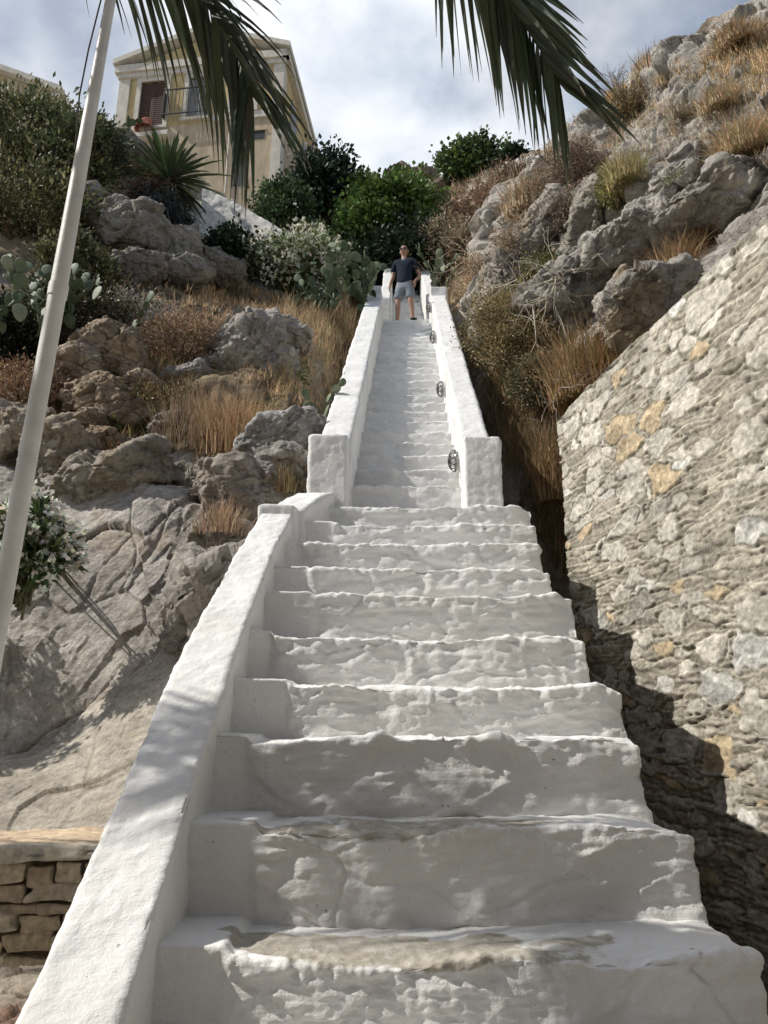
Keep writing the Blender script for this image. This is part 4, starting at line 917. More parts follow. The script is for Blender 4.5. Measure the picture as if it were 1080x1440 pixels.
tuft(955, 165, 24, 26, 9.7, 24, 'grey tuft on the face of the crowning block', 350, (.38, .32, .22), (.45, .4, .3), .3, .8, .004)
tuft(950, 260, 20, 24, 8.8, 25, 'small grey green tuft on the overhanging ledge', 300, (.26, .27, .17), (.4, .36, .24), .3, .9, .004)
tuft(950, 372, 44, 36, 6.5, 26, 'reddish dry tuft in the dark hollow above the retaining wall', 600, (.36, .24, .14), (.5, .36, .22), .3, .9, .0035)
tuft(1000, 320, 30, 20, 6.2, 27, 'pinkish dry tuft at the right end of the dark hollow', 400, (.42, .31, .2), (.55, .42, .3), .3, .9, .0035)

# --- shrubs and trees behind the stairs
DKG, MIDG, BRG = (.035, .055, .028), (.06, .10, .035), (.10, .17, .04)
bush('evergreen_tree', 'dark evergreen tree right of the villa on the skyline', 'tree', 463, 268, 46, 58, 22, 201, 9000, .16, .35, (.025, .045, .03), clumps=60, csize=.2, barkc=(.1, .08, .06), group=None, part='crown')
bush('leafy_tree', 'rounded bright green leafy tree behind the standing person', 'tree', 548, 312, 84, 64, 19.5, 202, 16000, .12, .42, (.12, .19, .05), var=.3, clumps=90, csize=.16, barkc=(.12, .09, .06), part='crown')
bush('evergreen_tree', 'low dark green tree directly behind the person at the top of the stairs', 'tree', 570, 370, 92, 46, 18.3, 203, 12000, .12, .38, (.028, .045, .022), clumps=70, csize=.2, part='crown')
bush('ivy_bush', 'dark green climbing bush against the lower wall of the villa', 'bush', 398, 292, 36, 44, 19, 204, 6000, .10, .45, (.08, .125, .055), clumps=40, csize=.22)
bush('skyline_shrub', 'wide green shrub on the skyline above the brown slope', 'shrub', 668, 226, 54, 26, 24.5, 205, 7000, .15, .4, (.09, .14, .055), alt=(.16, .19, .05), pa=.2, clumps=50, csize=.2)
bush('skyline_shrub', 'small dark shrub at the right end of the skyline bushes', 'shrub', 728, 226, 26, 12, 23.5, 206, 3500, .16, .4, (.04, .065, .03), clumps=30, csize=.24)
bush('dark_bush', 'dark green bush left of the white flowering bush', 'bush', 322, 362, 36, 38, 14.2, 207, 5000, .09, .4, (.03, .05, .025), clumps=35, csize=.24)
bush('oleander', 'low bush with masses of white flowers at the head of the grass slope', 'flowering bush', 408, 372, 76, 42, 14.3, 208, 9000, .09, .22, (.13, .17, .075), alt=(.28, .33, .15), pa=.35, clumps=60, csize=.18, flower=(.80, .80, .66), nf=1500, fsize=.055, upb=.6)
bush('brown_brush', 'reddish brown dry brush on the slope above the parapet on the right', 'shrub', 672, 300, 56, 40, 18.5, 209, 6500, .10, .16, (.34, .23, .16), var=.3, clumps=45, csize=.24, upb=.5)
bush('brown_brush', 'grey brown dry brush between the green tree and the reddish brush', 'shrub', 640, 340, 46, 40, 17.2, 210, 5000, .10, .16, (.33, .27, .18), clumps=40, csize=.24, upb=.5)
bush('brown_brush', 'darker brown brush under the small dark skyline shrub', 'shrub', 725, 262, 44, 26, 20.5, 211, 4500, .11, .16, (.27, .19, .13), clumps=40, csize=.25, upb=.5)
# upper left thicket
bush('spurge_bush', 'topmost dark spurge bush under the roof at the upper left edge', 'bush', 35, 190, 105, 66, 14.2, 220, 11000, .11, .20, (.10, .12, .05), alt=(.30, .28, .14), pa=.28, clumps=80, csize=.15, upb=.9)
bush('spurge_bush', 'dark spurge bush right behind the upper part of the flagpole', 'bush', 125, 215, 62, 62, 13.6, 221, 7000, .11, .20, (.08, .10, .045), alt=(.26, .24, .12), pa=.2, clumps=55, csize=.17, upb=.9)
bush('spurge_bush', 'broad spurge bush halfway down the left edge with olive tips', 'bush', 35, 305, 115, 78, 11.8, 222, 13000, .09, .20, (.10, .11, .045), alt=(.32, .29, .14), pa=.3, clumps=90, csize=.14, upb=.9)
bush('spurge_bush', 'low spurge bush beside the flagpole above the left cactus', 'bush', 105, 370, 56, 50, 10.4, 223, 5000, .08, .2, (.09, .10, .045), alt=(.3, .28, .14), pa=.25, clumps=45, csize=.18, upb=.9)
bush('dark_bush', 'dark tangled undergrowth between the left cactus and the rocks', 'bush', 95, 440, 85, 46, 9.2, 224, 7000, .06, .25, (.075, .075, .042), alt=(.25, .22, .13), pa=.2, clumps=60, csize=.2)
bush('dark_bush', 'dark undergrowth at the left edge below the cactus', 'bush', 10, 480, 60, 60, 8.6, 225, 7000, .06, .3, (.035, .042, .024), clumps=50, csize=.22)
bush('thorn_bush', 'grey tangle of dry thorny twigs at the top of the left bank', 'shrub', 195, 445, 66, 30, 9.6, 226, 4500, .05, .12, (.36, .33, .29), clumps=50, csize=.25, upb=.2)
bush('dark_bush', 'dark plant in the shade under the drooping palm-like plant', 'bush', 222, 308, 42, 46, 13.8, 227, 6500, .16, .08, (.04, .045, .04), clumps=45, csize=.26, droop=.7, upb=-.4)
bush('red_shrub', 'reddish twiggy shrub on the left below the palm-like plant', 'shrub', 212, 282, 34, 30, 14.3, 228, 3500, .07, .16, (.24, .11, .07), alt=(.1, .09, .05), pa=.3, clumps=40, csize=.25)
bush('weed_bush', 'yellow green weed bush with tiny blooms above the rock face', 'weeds', 195, 615, 46, 34, 7.6, 229, 4200, .035, .3, (.16, .17, .06), alt=(.45, .40, .10), pa=.15, clumps=45, csize=.26)
bush('weed_bush', 'rusty orange weed bush at the left above the rock face', 'weeds', 165, 655, 44, 24, 6.8, 230, 3200, .03, .25, (.30, .17, .08), alt=(.16, .16, .06), pa=.3, clumps=40, csize=.28)
bush('fern', 'small bright green fern beside the long left parapet', 'fern', 400, 540, 30, 34, 8.9, 231, 3000, .06, .2, (.13, .18, .06), clumps=30, csize=.26, upb=.5)
bush('weed_bush', 'olive weeds between the orange tuft and the pillar', 'weeds', 372, 590, 34, 26, 7.9, 232, 2600, .04, .25, (.17, .18, .07), alt=(.4, .36, .12), pa=.12, clumps=30, csize=.28)
bush('brown_brush', 'rusty brown brush at the left edge under the dark undergrowth', 'shrub', 35, 548, 66, 40, 7.6, 233, 5500, .05, .14, (.30, .18, .11), alt=(.42, .30, .19), pa=.3, clumps=50, csize=.22, upb=.6)
bush('brown_brush', 'brown dry brush between the cracked boulders and the striped outcrop', 'shrub', 252, 485, 62, 42, 8.8, 234, 6000, .055, .14, (.30, .20, .13), alt=(.46, .34, .22), pa=.3, clumps=55, csize=.22, upb=.7)
bush('weed_bush', 'green and rust weeds right of the cracked boulders', 'weeds', 222, 572, 44, 34, 7.7, 235, 4200, .04, .2, (.19, .17, .08), alt=(.36, .23, .12), pa=.35, clumps=45, csize=.25, upb=.5)
# right side
bush('olive_bush', 'large olive brown wiry bush along the outside of the right parapet', 'bush', 728, 468, 92, 80, 9.3, 240, 26000, .045, .16, (.27, .235, .11), alt=(.46, .34, .19), pa=.35, var=.35, clumps=120, csize=.14, upb=.6, shell=.4)
bush('olive_bush', 'rusty upper bush behind the end block of the right parapet', 'bush', 690, 400, 56, 40, 12.6, 241, 11000, .055, .14, (.42, .30, .19), alt=(.56, .44, .3), pa=.3, clumps=70, csize=.18, upb=.7)
bush('olive_bush', 'green olive bush below the upright crag', 'bush', 775, 385, 48, 32, 10.0, 242, 6000, .05, .25, (.17, .17, .07), alt=(.36, .28, .16), pa=.2, clumps=45, csize=.2)
bush('olive_bush', 'dark green bush hanging low beside the ditch on the right', 'bush', 765, 540, 52, 42, 8.0, 243, 8000, .04, .2, (.13, .125, .065), alt=(.32, .24, .14), pa=.3, clumps=55, csize=.2)
bush('heath_bush', 'tan rounded bush on the cliff shoulder beneath the bare shrub', 'bush', 885, 148, 32, 20, 12.6, 244, 4000, .06, .15, (.30, .24, .13), clumps=35, csize=.22, upb=.7)
bush('heath_bush', 'tangled grey pink scrub hanging over the left part of the cliff', 'shrub', 790, 305, 42, 40, 11, 248, 7000, .05, .12, (.36, .28, .21), alt=(.22, .17, .12), pa=.35, clumps=60, csize=.22, upb=.4)
bush('heath_bush', 'straw coloured scrub at the left rim of the cliff', 'shrub', 735, 345, 40, 36, 11, 249, 6000, .055, .12, (.44, .34, .23), alt=(.26, .2, .13), pa=.3, clumps=50, csize=.22, upb=.5)
bush('olive_bush', 'low green scrub at the foot of the cliff behind the dead branch', 'bush', 800, 402, 40, 22, 10, 250, 4500, .045, .2, (.18, .18, .08), alt=(.36, .28, .16), pa=.25, clumps=40, csize=.22)
bush('heath_bush', 'rusty scrub inside the dark hollow under the cliff overhang', 'shrub', 985, 345, 60, 18, 7, 251, 5000, .035, .14, (.34, .20, .12), alt=(.46, .33, .2), pa=.3, clumps=50, csize=.24, upb=.5)
bush('heath_bush', 'greyish pink bush on the shoulder above the upright crag', 'bush', 810, 232, 52, 38, 12.0, 245, 7500, .06, .12, (.30, .225, .17), alt=(.45, .36, .28), pa=.3, clumps=60, csize=.2, upb=.6)
bush('heath_bush', 'yellow green bush between the narrow crag and the overhanging ledge', 'bush', 868, 262, 26, 34, 10.4, 246, 3500, .05, .2, (.27, .25, .10), clumps=35, csize=.25, upb=.5)
bush('heath_bush', 'dry grey shrub on top of the upright crag', 'bush', 775, 262, 30, 30, 12.0, 247, 3000, .06, .12, (.36, .29, .22), clumps=35, csize=.26, upb=.6)
def bare(name, label, base, dirs, ln, r, seed, C=(.25, .2, .16), levels=4, kids=3, spread=.45, jit=.12, group=None):
    rng = np.random.RandomState(seed); mb = MB()
    for d in dirs: twig_tree(rng, (0, 0, 0), d, ln, r, levels, kids, spread, mb, np.array(C), jit=jit)
    o = mb.mesh(name, M_BARK, label=label, cat='bare shrub', group=group); o.location = base; return o
bare('bare_shrub', 'leafless grey shrub silhouetted on the skyline of the cliff shoulder', P3(865, 136, np.float64(12.4)), [(-.5, 0, 1), (.1, .1, 1), (.6, 0, 1)], .26, .016, 301)
bare('bare_shrub', 'dark leafless shrub rooted at the foot of the upright crag', P3(722, 392, np.float64(10.3)), [(-.7, -.1, 1), (-.1, 0, 1), (.5, -.2, 1)], .42, .016, 302, (.16, .12, .10))
bare('bare_shrub', 'thin dry shrub on the pale ledge by the upright crag', P3(795, 270, np.float64(11.6)), [(-.5, 0, 1), (.4, 0, 1), (0, -.3, 1)], .3, .012, 303, (.26, .19, .15))
bare('dead_branch', 'bleached dead branch reaching over the olive brown bush', P3(800, 402, np.float64(8.7)), [(-1, -.6, .02), (-.8, -.5, -.75), (-.6, -.7, -.3)], .62, .017, 304, (.58, .52, .42), 3, 3, .5, .22)
bare('dead_branch', 'bleached twisted twig hanging down the front of the olive brown bush', P3(750, 430, np.float64(8.4)), [(-.15, -.5, -1), (-.6, -.4, -.6)], .6, .012, 305, (.5, .45, .38), 2, 2, .5, .25)
bare('dead_branch', 'dry curled vine at the foot of the hanging dark bush', P3(790, 545, np.float64(6.9)), [(.2, -.3, -.4), (-.6, -.2, -.5), (.8, -.1, .2)], .35, .008, 306, (.42, .34, .28), 2, 3, .8, .4)
bare('dead_branch', 'fine dry twigs leaning out from the brown brush', P3(690, 375, np.float64(12.5)), [(-1, 0, -.3), (-.8, 0, .5), (.3, 0, .8)], .6, .012, 307, (.5, .4, .3), 3, 3, .5, .15)

# --- white flowering oleander at the left edge
def oleander(px, py, rx, ry, zc, seed, label, nstem=26, nl=34, base_z=None, lf=.13):
    rng = np.random.RandomState(seed); cen = P3(px, py, np.float64(zc)); w = np.array([rx, 0, ry]) / F * zc; w[1] = w[0] * .8
    base = cen - (0, 0, w[2] * 1.2); t = empty('oleander', base, label=label, cat='flowering bush'); mb = MB(); LV = []; n0 = 0; FV = []
    mbl, mbf = MB(), MB()
    for k in range(nstem):
        e = unit(rng.normal(size=3)) * w * (.5 + .5 * rng.rand()) + (0, 0, w[2] * 1.2)
        pts = smooth_path([rng.normal(size=3) * .03, e * .5 + (0, 0, .08), e], 8); V, Fq = tube(pts, np.linspace(.010, .004, 8), 5, cap=False); mb.add(V, Fq, C=np.array((.16, .15, .09)))
        f = .35 + .65 * rng.rand(nl); P = np.stack([np.interp(f * 7, np.arange(8), pts[:, j]) for j in range(3)], 1); ax = unit(pts[-1] - pts[-3])
        D = unit(rng.normal(size=(nl, 3)) * .8 + ax * 1.0); L_ = lf * (.6 + .5 * rng.rand(nl))
        V, Fq, C = leafset(P, D, L_, L_ * .11, cols(rng, nl, (.075, .115, .045), .25, (.16, .2, .08), .2), rng, .3, .12); mbl.add(V, Fq, C=C)
        if rng.rand() < .42:
            m = 30; P = pts[-1] + rng.normal(size=(m, 3)) * .05; V, Fq, C = leafset(np.repeat(P, 4, 0), unit(rng.normal(size=(m * 4, 3)) + (-.2, -.3, .5)), .038, .016, cols(rng, m * 4, (.82, .82, .74), .06), rng); mbf.add(V, Fq, C=C)
    for k in range(5):
        c_ = np.array([0, 0, w[2] * 1.15]); r_ = c_ + (rng.normal() * .12, .85, -.10); tubeMB(mb, smooth_path([c_ + rng.normal(size=3) * .05, c_ + (r_ - c_) * .5 + (0, 0, .04), r_], 8), np.linspace(.004, .007, 8), 6, C=np.array((.17, .15, .10)))
    mb.mesh('stems', M_BARK, t); mbl.mesh('foliage', M_LEAF, t, smooth=False); mbf.mesh('blossom', M_LEAF, t, smooth=False)
oleander(40, 768, 74, 66, 4.75, 401, 'white flowering oleander in front of the rock face at the left edge', 64, 44)
oleander(-215, 760, 165, 105, 4.9, 402, 'tall oleander standing beyond the left edge, shading the rock face', 70, 60)

# --- prickly pears: flattened pads growing on each other, every pad a part
pv, pf = cube_sphere(9)
pad_me = {}
def pad_mesh(k):
    if k not in pad_me:
        rng = np.random.RandomState(k); V = pv * (.5, .075, .5); z = V[:, 2] + .5; V[:, 0] *= (.55 + .75 * z - .32 * z * z) / .85; V[:, 2] = z * 1.25
        V[:, 1] += .03 * np.sin(z * 3 + k) + .01 * vnoise(V * 9, k); me = mk('pad', V, pf, M_PAD[k % 3]); pad_me[k] = me.data; bpy.data.objects.remove(me)
    return pad_me[k]
M_PAD = [m_plain('cactus_' + n, c, .6, .35, 0, 8, (.7, 1.25), .004) for n, c in (('grey_green', (.14, .175, .10)), ('green', (.085, .12, .06)), ('pale', (.25, .28, .19)))]
def cactus(px, py, zc, seed, label, n, size, spread=1.0, on=None, dark=False, group=None, bare_n=3):
    rng = np.random.RandomState(seed); base = P3(px, py, np.float64(zc)); t = empty('prickly_pear', base, label=label, cat='cactus', group=group)
    tips = [(np.array([rng.normal() * size * 1.2 * spread, rng.normal() * size * .8, 0]), np.array([0, 0, 1.])) for _ in range(bare_n)]; made = 0
    while made < n and tips:
        k = rng.randint(0, len(tips)); p, d = tips.pop(k) if len(tips) > 6 or rng.rand() < .5 else tips[k]
        dd = unit(d + rng.normal(size=3) * (.55, .35, .25) + (0, 0, .25)); s = size * (.65 + .5 * rng.rand())
        kk = [1, 4, 7][rng.randint(3)] if dark else [0, 3, 2, 1, 6][rng.randint(5)]
        o = bpy.data.objects.new('pad', pad_mesh(kk)); col.objects.link(o); o.parent = t; o.location = p - dd * s * .05
        q = Vector(dd).to_track_quat('Z', 'Y').to_euler(); mt = q.to_matrix() @ Matrix.Rotation(rng.rand() * 2 * math.pi if rng.rand() < .6 else rng.normal() * .5, 3, 'Z'); o.rotation_euler = mt.to_euler(); o.scale = (s * .92, s, s * .95)
        e = p + dd * s * 1.13
        if np.linalg.norm(e[:2]) < size * 4.5 * spread: tips += [(e + rng.normal(size=3) * s * .12, dd)] * (2 if rng.rand() < .7 else 1)
        made += 1
        if len(tips) < 2: tips.append((np.array([rng.normal() * size * 1.5 * spread, rng.normal() * size, 0]), np.array([0, 0, 1.])))
    return t
cactus(520, 425, 13.6, 501, 'prickly pear rising next to the end block of the left parapet', 54, .17, 1.4, bare_n=3)
cactus(470, 432, 13.2, 502, 'prickly pear in the middle of the clump by the flowering bush', 70, .17, 2.2, bare_n=5)
cactus(415, 432, 13.0, 503, 'dark prickly pear at the left end of the clump under the flowering bush', 56, .17, 2.0, dark=True, bare_n=5)
cactus(618, 406, 15.0, 504, 'low prickly pear right of the person at the stair head', 36, .15, 1.4, bare_n=5)
cactus(22, 462, 8.1, 505, 'large prickly pear at the left edge beside the flagpole', 80, .15, 2.2, bare_n=8)
cactus(105, 448, 8.3, 506, 'dark prickly pear right of the flagpole above the brown boulders', 50, .14, 1.8, dark=True, bare_n=5)
cactus(150, 235, 17.5, 507, 'dark prickly pear silhouetted against the sky left of the villa', 50, .19, 2.0, dark=True, bare_n=4)
cactus(450, 588, 7.3, 508, 'small prickly pear tucked against the foot of the long left parapet', 7, .12, .5, bare_n=2)
# ------------------------------------------------------------------ palm-like plant with stiff leaves (upper left)
def spiky(px, py, zc, seed, label, n=90, ln=.95, wd=.035, col_=(.07, .10, .045)):
    rng = np.random.RandomState(seed); base = P3(px, py, np.float64(zc)); t = empty('dwarf_palm', base, label=label, cat='palm-like plant')
    def setb(n, dz, L0, c):
        a = rng.rand(n) * 2 * np.pi; el = dz + .45 * rng.normal(size=n) ; D = np.stack([np.cos(a) * np.cos(el), np.sin(a) * np.cos(el), np.sin(el)], 1); mb = MB()
        for k in range(n):
            L_ = L0 * (.7 + .5 * rng.rand()); tt = np.linspace(0, 1, 6)[:, None]; c_ = np.array([0, 0, .1]) + D[k] * tt * L_ - np.array([0, 0, 1]) * (tt ** 2) * L_ * .25
            s = unit(np.cross(D[k], (0, 0, 1))); w = wd * np.sin(np.clip(tt * .9 + .1, 0, 1) * np.pi) ** .7 + .002; up_ = np.cross(s, D[k]) * wd * .5
            V = np.concatenate([c_ - s * w + up_, c_, c_ + s * w + up_]); f = np.concatenate([gridF(3, 6)]); mb.add(V, f, C=cols(rng, 1, c, .25))
        return mb
    setb(n, .95, ln, col_).mesh('fronds', M_LEAF, t, smooth=False)
    setb(n, -.9, ln * .62, (.09, .075, .05)).mesh('dead_skirt', M_LEAF, t, smooth=False)
    mb = MB(); tubeMB(mb, [(0, 0, -.9), (0, 0, -.3), (0, 0, .15)], [.16, .15, .12], 10, C=np.array((.14, .11, .08))); mb.mesh('trunk', M_BARK, t)
spiky(236, 262, 14.6, 601, 'palm-like plant with stiff upright leaves on the rocks below the villa', 110, 1.15, .04)

# ------------------------------------------------------------------ villa and the neighbouring house
M_YEL = m_plain('ochre_render', (.60, .48, .26), .9, .1, 0, 2.5, (.8, 1.1), .01, .6)
M_BEI = m_plain('beige_render', (.52, .43, .31), .9, .1, 0, 1.8, (.78, 1.12), .01, .7)
M_TRIM = m_plain('pale_trim', (.66, .62, .54), .85, .15, 0, 4, (.82, 1.06), .006, .45)
M_SHUT = m_plain('brown_shutter', (.085, .05, .035), .6, .3, 0, 9, (.8, 1.2), .003)
M_DARK = m_plain('dark_opening', (.03, .03, .032), .5, .4)
M_ROOF = m_plain('terracotta', (.42, .20, .12), .9, .1, 0, 8, (.7, 1.2), .02)
M_IRON = m_plain('iron', (.05, .05, .05), .5, .5, .5)
M_GREYW = m_plain('grey_wood', (.30, .32, .34), .7, .2, 0, 12)
def villa():
    W, D = 6.1, 4.7; ang = R(-6.5); org = (-9.68, 21.69, 15.5); z0 = org[2]
    t = empty('villa', org, ang, label='ochre and beige neoclassical villa with gable and brown shutters, half behind the palm frond', cat='house')
    Zz = lambda z: z - z0; ev = Zz(25.15); mb = MB()
    # ochre upper storey walls around the openings, beige lower storey
    fl = Zz(22.35)
    wins = [(.80, 1.75, Zz(22.36), Zz(24.45)), (2.62, 3.36, Zz(22.6), Zz(24.42)), (4.3, 5.05, Zz(22.75), Zz(24.42))]
    mb.box(0, 0.12, fl, W, D, ev)
    xs = [0] + [v for w in wins for v in w[:2]] + [W]
    for i in range(0, len(xs), 2): mb.box(xs[i], 0, fl, xs[i + 1], .12, ev)
    for a, b, zl, zh in wins: mb.box(a, 0, zh, b, .12, ev); (mb.box(a, 0, fl, b, .12, zl) if zl > fl else None)
    mb.mesh('upper_wall', M_YEL, t, smooth=False)
    mb = MB().box(-.02, -.03, 0, W + .03, D + .02, fl); mb.mesh('lower_wall', M_BEI, t, smooth=False)
    # gable wall + raking cornices
    ap = ev + 1.15; V = np.array([(0, .02, ev), (W, .02, ev), (W / 2, .02, ap), (0, D - .02, ev), (W, D - .02, ev), (W / 2, D - .02, ap)])
    mk('gable', V, [np.array([[0, 1, 2], [5, 4, 3]]), np.array([[0, 3, 4, 1]])], M_YEL, t, smooth=False)
    def rake(s):
        x0, x1 = (-.28, W / 2) if s < 0 else (W + .28, W / 2); za = ev + .02; m_ = MB(); sl = (ap + .12 - za)
        V = np.array([(x0, -.30, za), (x1, -.30, za + sl), (x1, D + .2, za + sl), (x0, D + .2, za), (x0, -.30, za + .22), (x1, -.30, za + sl + .22), (x1, D + .2, za + sl + .22), (x0, D + .2, za + .22)])
        return mk('roof_slope', V, np.array([[0, 1, 2, 3], [7, 6, 5, 4], [0, 4, 5, 1], [1, 5, 6, 2], [2, 6, 7, 3], [3, 7, 4, 0]]), M_TRIM, t, smooth=False)
    rake(-1); rake(1)
    MB().box(-.22, -.20, ev - .30, W + .22, -.003, ev + .02).box(-.12, -.12, ev - .50, W + .12, -.002, ev - .303).mesh('cornice', M_TRIM, t, smooth=False)
    MB().box(W + .001, -.2, ev - .30, W + .22, D + .1, ev + .015).mesh('cornice', M_TRIM, t, smooth=False)
    MB().box(-.05, -.07, fl, .36, .06, ev - .503).mesh('pilaster', M_TRIM, t, smooth=False)
    MB().box(W - .34, -.07, fl + .26, W + .05, .3, ev - .503).mesh('pilaster', M_TRIM, t, smooth=False)
    MB().box(3.6, -.10, fl - .02, W + .08, .2, fl + .25).box(W + .0, .203, fl - .02, W + .08, D, fl + .25).mesh('string_course', M_TRIM, t, smooth=False)
    MB().box(W - .28, -.09, 0, W + .06, .3, fl - .024).mesh('corner_strip', M_TRIM, t, smooth=False)
    for i, (a, b, zl, zh) in enumerate(wins):
        w = MB(); e = .17
        w.box(a - e, -.06, zl - .1, a, .03, zh + e).box(b, -.06, zl - .1, b + e, .03, zh + e).box(a, -.06, zh, b, .03, zh + e).box(a - e - .05, -.1, zh + e, b + e + .05, .03, zh + e + .1)
        o = w.mesh('window', M_TRIM, t, smooth=False)
        mS = M_SHUT if i == 0 else M_GREYW; s = MB(); mid = (a + b) / 2
        for x0, x1 in ((a, mid - .01), (mid + .01, b)):
            s.box(x0, .05, zl, x1, .08, zh)
            for zz in np.arange(zl + .1, zh - .1, .09): s.box(x0 + .05, .03, zz, x1 - .05, .052, zz + .05)
            s.box(x0, .025, zl, x0 + .045, .051, zh); s.box(x1 - .045, .025, zl, x1, .051, zh)
        s.mesh('shutter', mS, o, smooth=False)
        MB().box(a - .2, -.14, zl - .14, b + .2, .02, zl - .02).mesh('sill', M_TRIM, o, smooth=False)
    MB().box(-.2, -.30, Zz(21.75), 2.1, -.033, Zz(21.93)).mesh('balcony', M_TRIM, t, smooth=False)
    r = MB()
    for x in np.arange(1.85, 3.35, .14): r.box(x, -.30, Zz(22.62), x + .018, -.282, Zz(23.68))
    r.box(1.8, -.31, Zz(23.68), 3.4, -.272, Zz(23.72)).box(1.8, -.29, Zz(22.6), 1.83, -.03, Zz(23.72)).box(3.37, -.29, Zz(22.6), 3.4, -.03, Zz(23.72)); r.box(1.8, -.31, Zz(22.6), 3.4, -.272, Zz(22.63)); r.mesh('railing', M_IRON, t, smooth=False)
    MB().box(4.35, -.05, Zz(21.42), 5.55, .02, Zz(21.76)).mesh('basement_window', M_DARK, t, smooth=False)
    MB().box(4.3, -.08, Zz(21.76), 5.6, .02, Zz(21.83)).mesh('lintel', M_BEI, t, smooth=False)
    MB().box(4.45, -.05, Zz(19.5), 4.95, .02, Zz(20.75)).mesh('basement_door', M_DARK, t, smooth=False)
    m_ = MB(); tubeMB(m_, [(4.3, -.1, Zz(19.2)), (4.3, -.1, Zz(22.2))], .035, 8); m_.mesh('pipe', M_TRIM, t)
    # slatted shutters on the right flank
    for y in (1.2, 3.2):
        MB().box(W + .002, y, Zz(22.9), W + .05, y + .8, Zz(24.3)).mesh('side_shutter', M_GREYW, t, smooth=False)
villa()
# red parasol standing folded on the balcony
pr = empty('parasol', tuple(np.array([-8.5, 21.32, 21.95])), label='reddish folded parasol on the balcony in front of the brown shutter', cat='parasol')
V, Fq = tube([(0, 0, .1), (0, 0, .3), (.1, 0, .5), (.16, 0, .64)], [.36, .30, .16, .02], 10, cap=False); MB().add(V, Fq, C=np.array((.42, .17, .12))).mesh('canopy', M_BARK, pr, smooth=False)
V, Fq = tube([(0, 0, 0), (0, 0, .6)], .02, 6, cap=False); MB().add(V, Fq, C=np.array((.5, .45, .4))).mesh('pole', M_BARK, pr)
def house2():
    org = (-13.25, 24.0, 19.0); t = empty('beige_house', (-21.0, 24.0, 19.0), label='beige house with white roof edge at the upper left corner, above the dark bushes', cat='house')
    W, D, h = 7.75, 7.0, 7.35
    MB().box(0, 0, 0, W, D, h).mesh('wall', M_BEI, t, smooth=False)
    ap = h + 1.7
    for (x0, x1, n) in ((-.2, W / 2, 'roof_slope'), (W + .25, W / 2, 'roof_slope')):
        V = np.array([(x0, -.3, h - .05), (x1, -.3, ap), (x1, D, ap), (x0, D, h - .05), (x0, -.3, h + .2), (x1, -.3, ap + .25), (x1, D, ap + .25), (x0, D, h + .2)])
        mk(n, V, np.array([[0, 1, 2, 3], [7, 6, 5, 4], [0, 4, 5, 1], [1, 5, 6, 2], [2, 6, 7, 3], [3, 7, 4, 0]]), M_TRIM, t, smooth=False)
    V = np.array([(0, .02, h), (W, .02, h), (W / 2, .02, ap)]); mk('gable', V, [np.array([[0, 1, 2]])], M_BEI, t, smooth=False)
    MB().box(-.15, -.2, h - .4, W + .15, -.002, h - .06).mesh('cornice', M_TRIM, t, smooth=False)
    MB().box(4.9, -.04, h - 2.6, 5.9, .02, h - .9).mesh('window', M_DARK, t, smooth=False)
house2()
# plain unseen house added behind the viewer to cut sky fill on the risers
hb = empty('sky_blocker_house', (-9, -11.2, 0), label='beige two-storey house added unseen behind the viewer to block sky light', cat='house')
MB().box(0, 0, 0, 22, 7, 9).mesh('wall', M_BEI, hb, smooth=False); MB().box(-.3, -.3, 9.003, 22.3, 7.3, 9.25).mesh('roof', M_TRIM, hb, smooth=False)
for x in (2, 6, 10, 14, 18):
    for z in (1.0, 5.2): o = MB().box(x - .12, 6.95, z - .12, x + 1.32, 7.06, z + 2.32).mesh('window', M_TRIM, hb, smooth=False); MB().box(x, 7.063, z, x + 1.2, 7.1, z + 2.2).mesh('shutter', M_SHUT, o, smooth=False)
# roughcast retaining wall stepping down from the villa
def roughcast():
    c = [P3(285, 262, np.float64(17.4)), P3(340, 290, np.float64(17.0)), P3(410, 331, np.float64(16.2)), P3(470, 372, np.float64(15.6))]
    top = smooth_path(c, 120); nz_ = 60; T = np.linspace(0, 1, nz_)
    V = np.stack([np.stack([top[:, 0], top[:, 1], top[:, 2] - 2.2 * t], 1) for t in T]).reshape(-1, 3); back = V.reshape(nz_, 120, 3)[0] + np.array([.15, .5, 0]); 
    N = np.array([-.25, -.95, .1]); V = V + N * (.025 * fbm(V * 3, 3, 8) + .018 * vnoise(V * (9, 9, 14), 9))[:, None]
    V2 = np.concatenate([back, V]); Fq = gridF(nz_ + 1, 120); org = V2.mean(0) * (1, 1, 0) + (0, 0, V2[:, 2].min())
    o = mk('roughcast_wall', V2 - org, Fq, M_TRIMR, label='sloping grey-white roughcast wall running down from the villa to the flowering bush', cat='wall'); o.location = org
M_TRIMR = m_plain('roughcast', (.68, .66, .62), .95, .1, 0, 10, (.62, 1.12), .04)
roughcast()

# ------------------------------------------------------------------ white flagpole
M_POLE = m_plain('white_paint', (.78, .77, .73), .45, .4, 0, 9, (.80, 1.05), .002)
p_lo, p_hi = P3(38, 650, np.float64(2.0)), P3(154, 8, np.float64(2.416)); dv = (p_hi - p_lo); g0 = p_lo + dv * (-p_lo[2] / dv[2]); g1 = p_lo + dv * 2.1
fp = empty('flagpole', tuple(g0), label='leaning slim white painted flagpole on the left', cat='flagpole')
zt3 = np.array([0, 1.1, 2.0, 2.8, 3.3, 3.68, 4.1, g1[2]]); dz = dv / dv[2]; mb = MB(); tubeMB(mb, [dz * z for z in zt3], [.0275, .0265, .0252, .0244, .0212, .0172, .0148, .011], 24); mb.mesh('pole', M_POLE, fp)
mb = MB()
for z in (.9, 2.82): mb = MB(); tubeMB(mb, [dz * (z - .02), dz * (z + .02)], [.0272, .0272], 24); mb.mesh('collar', M_POLE, fp)
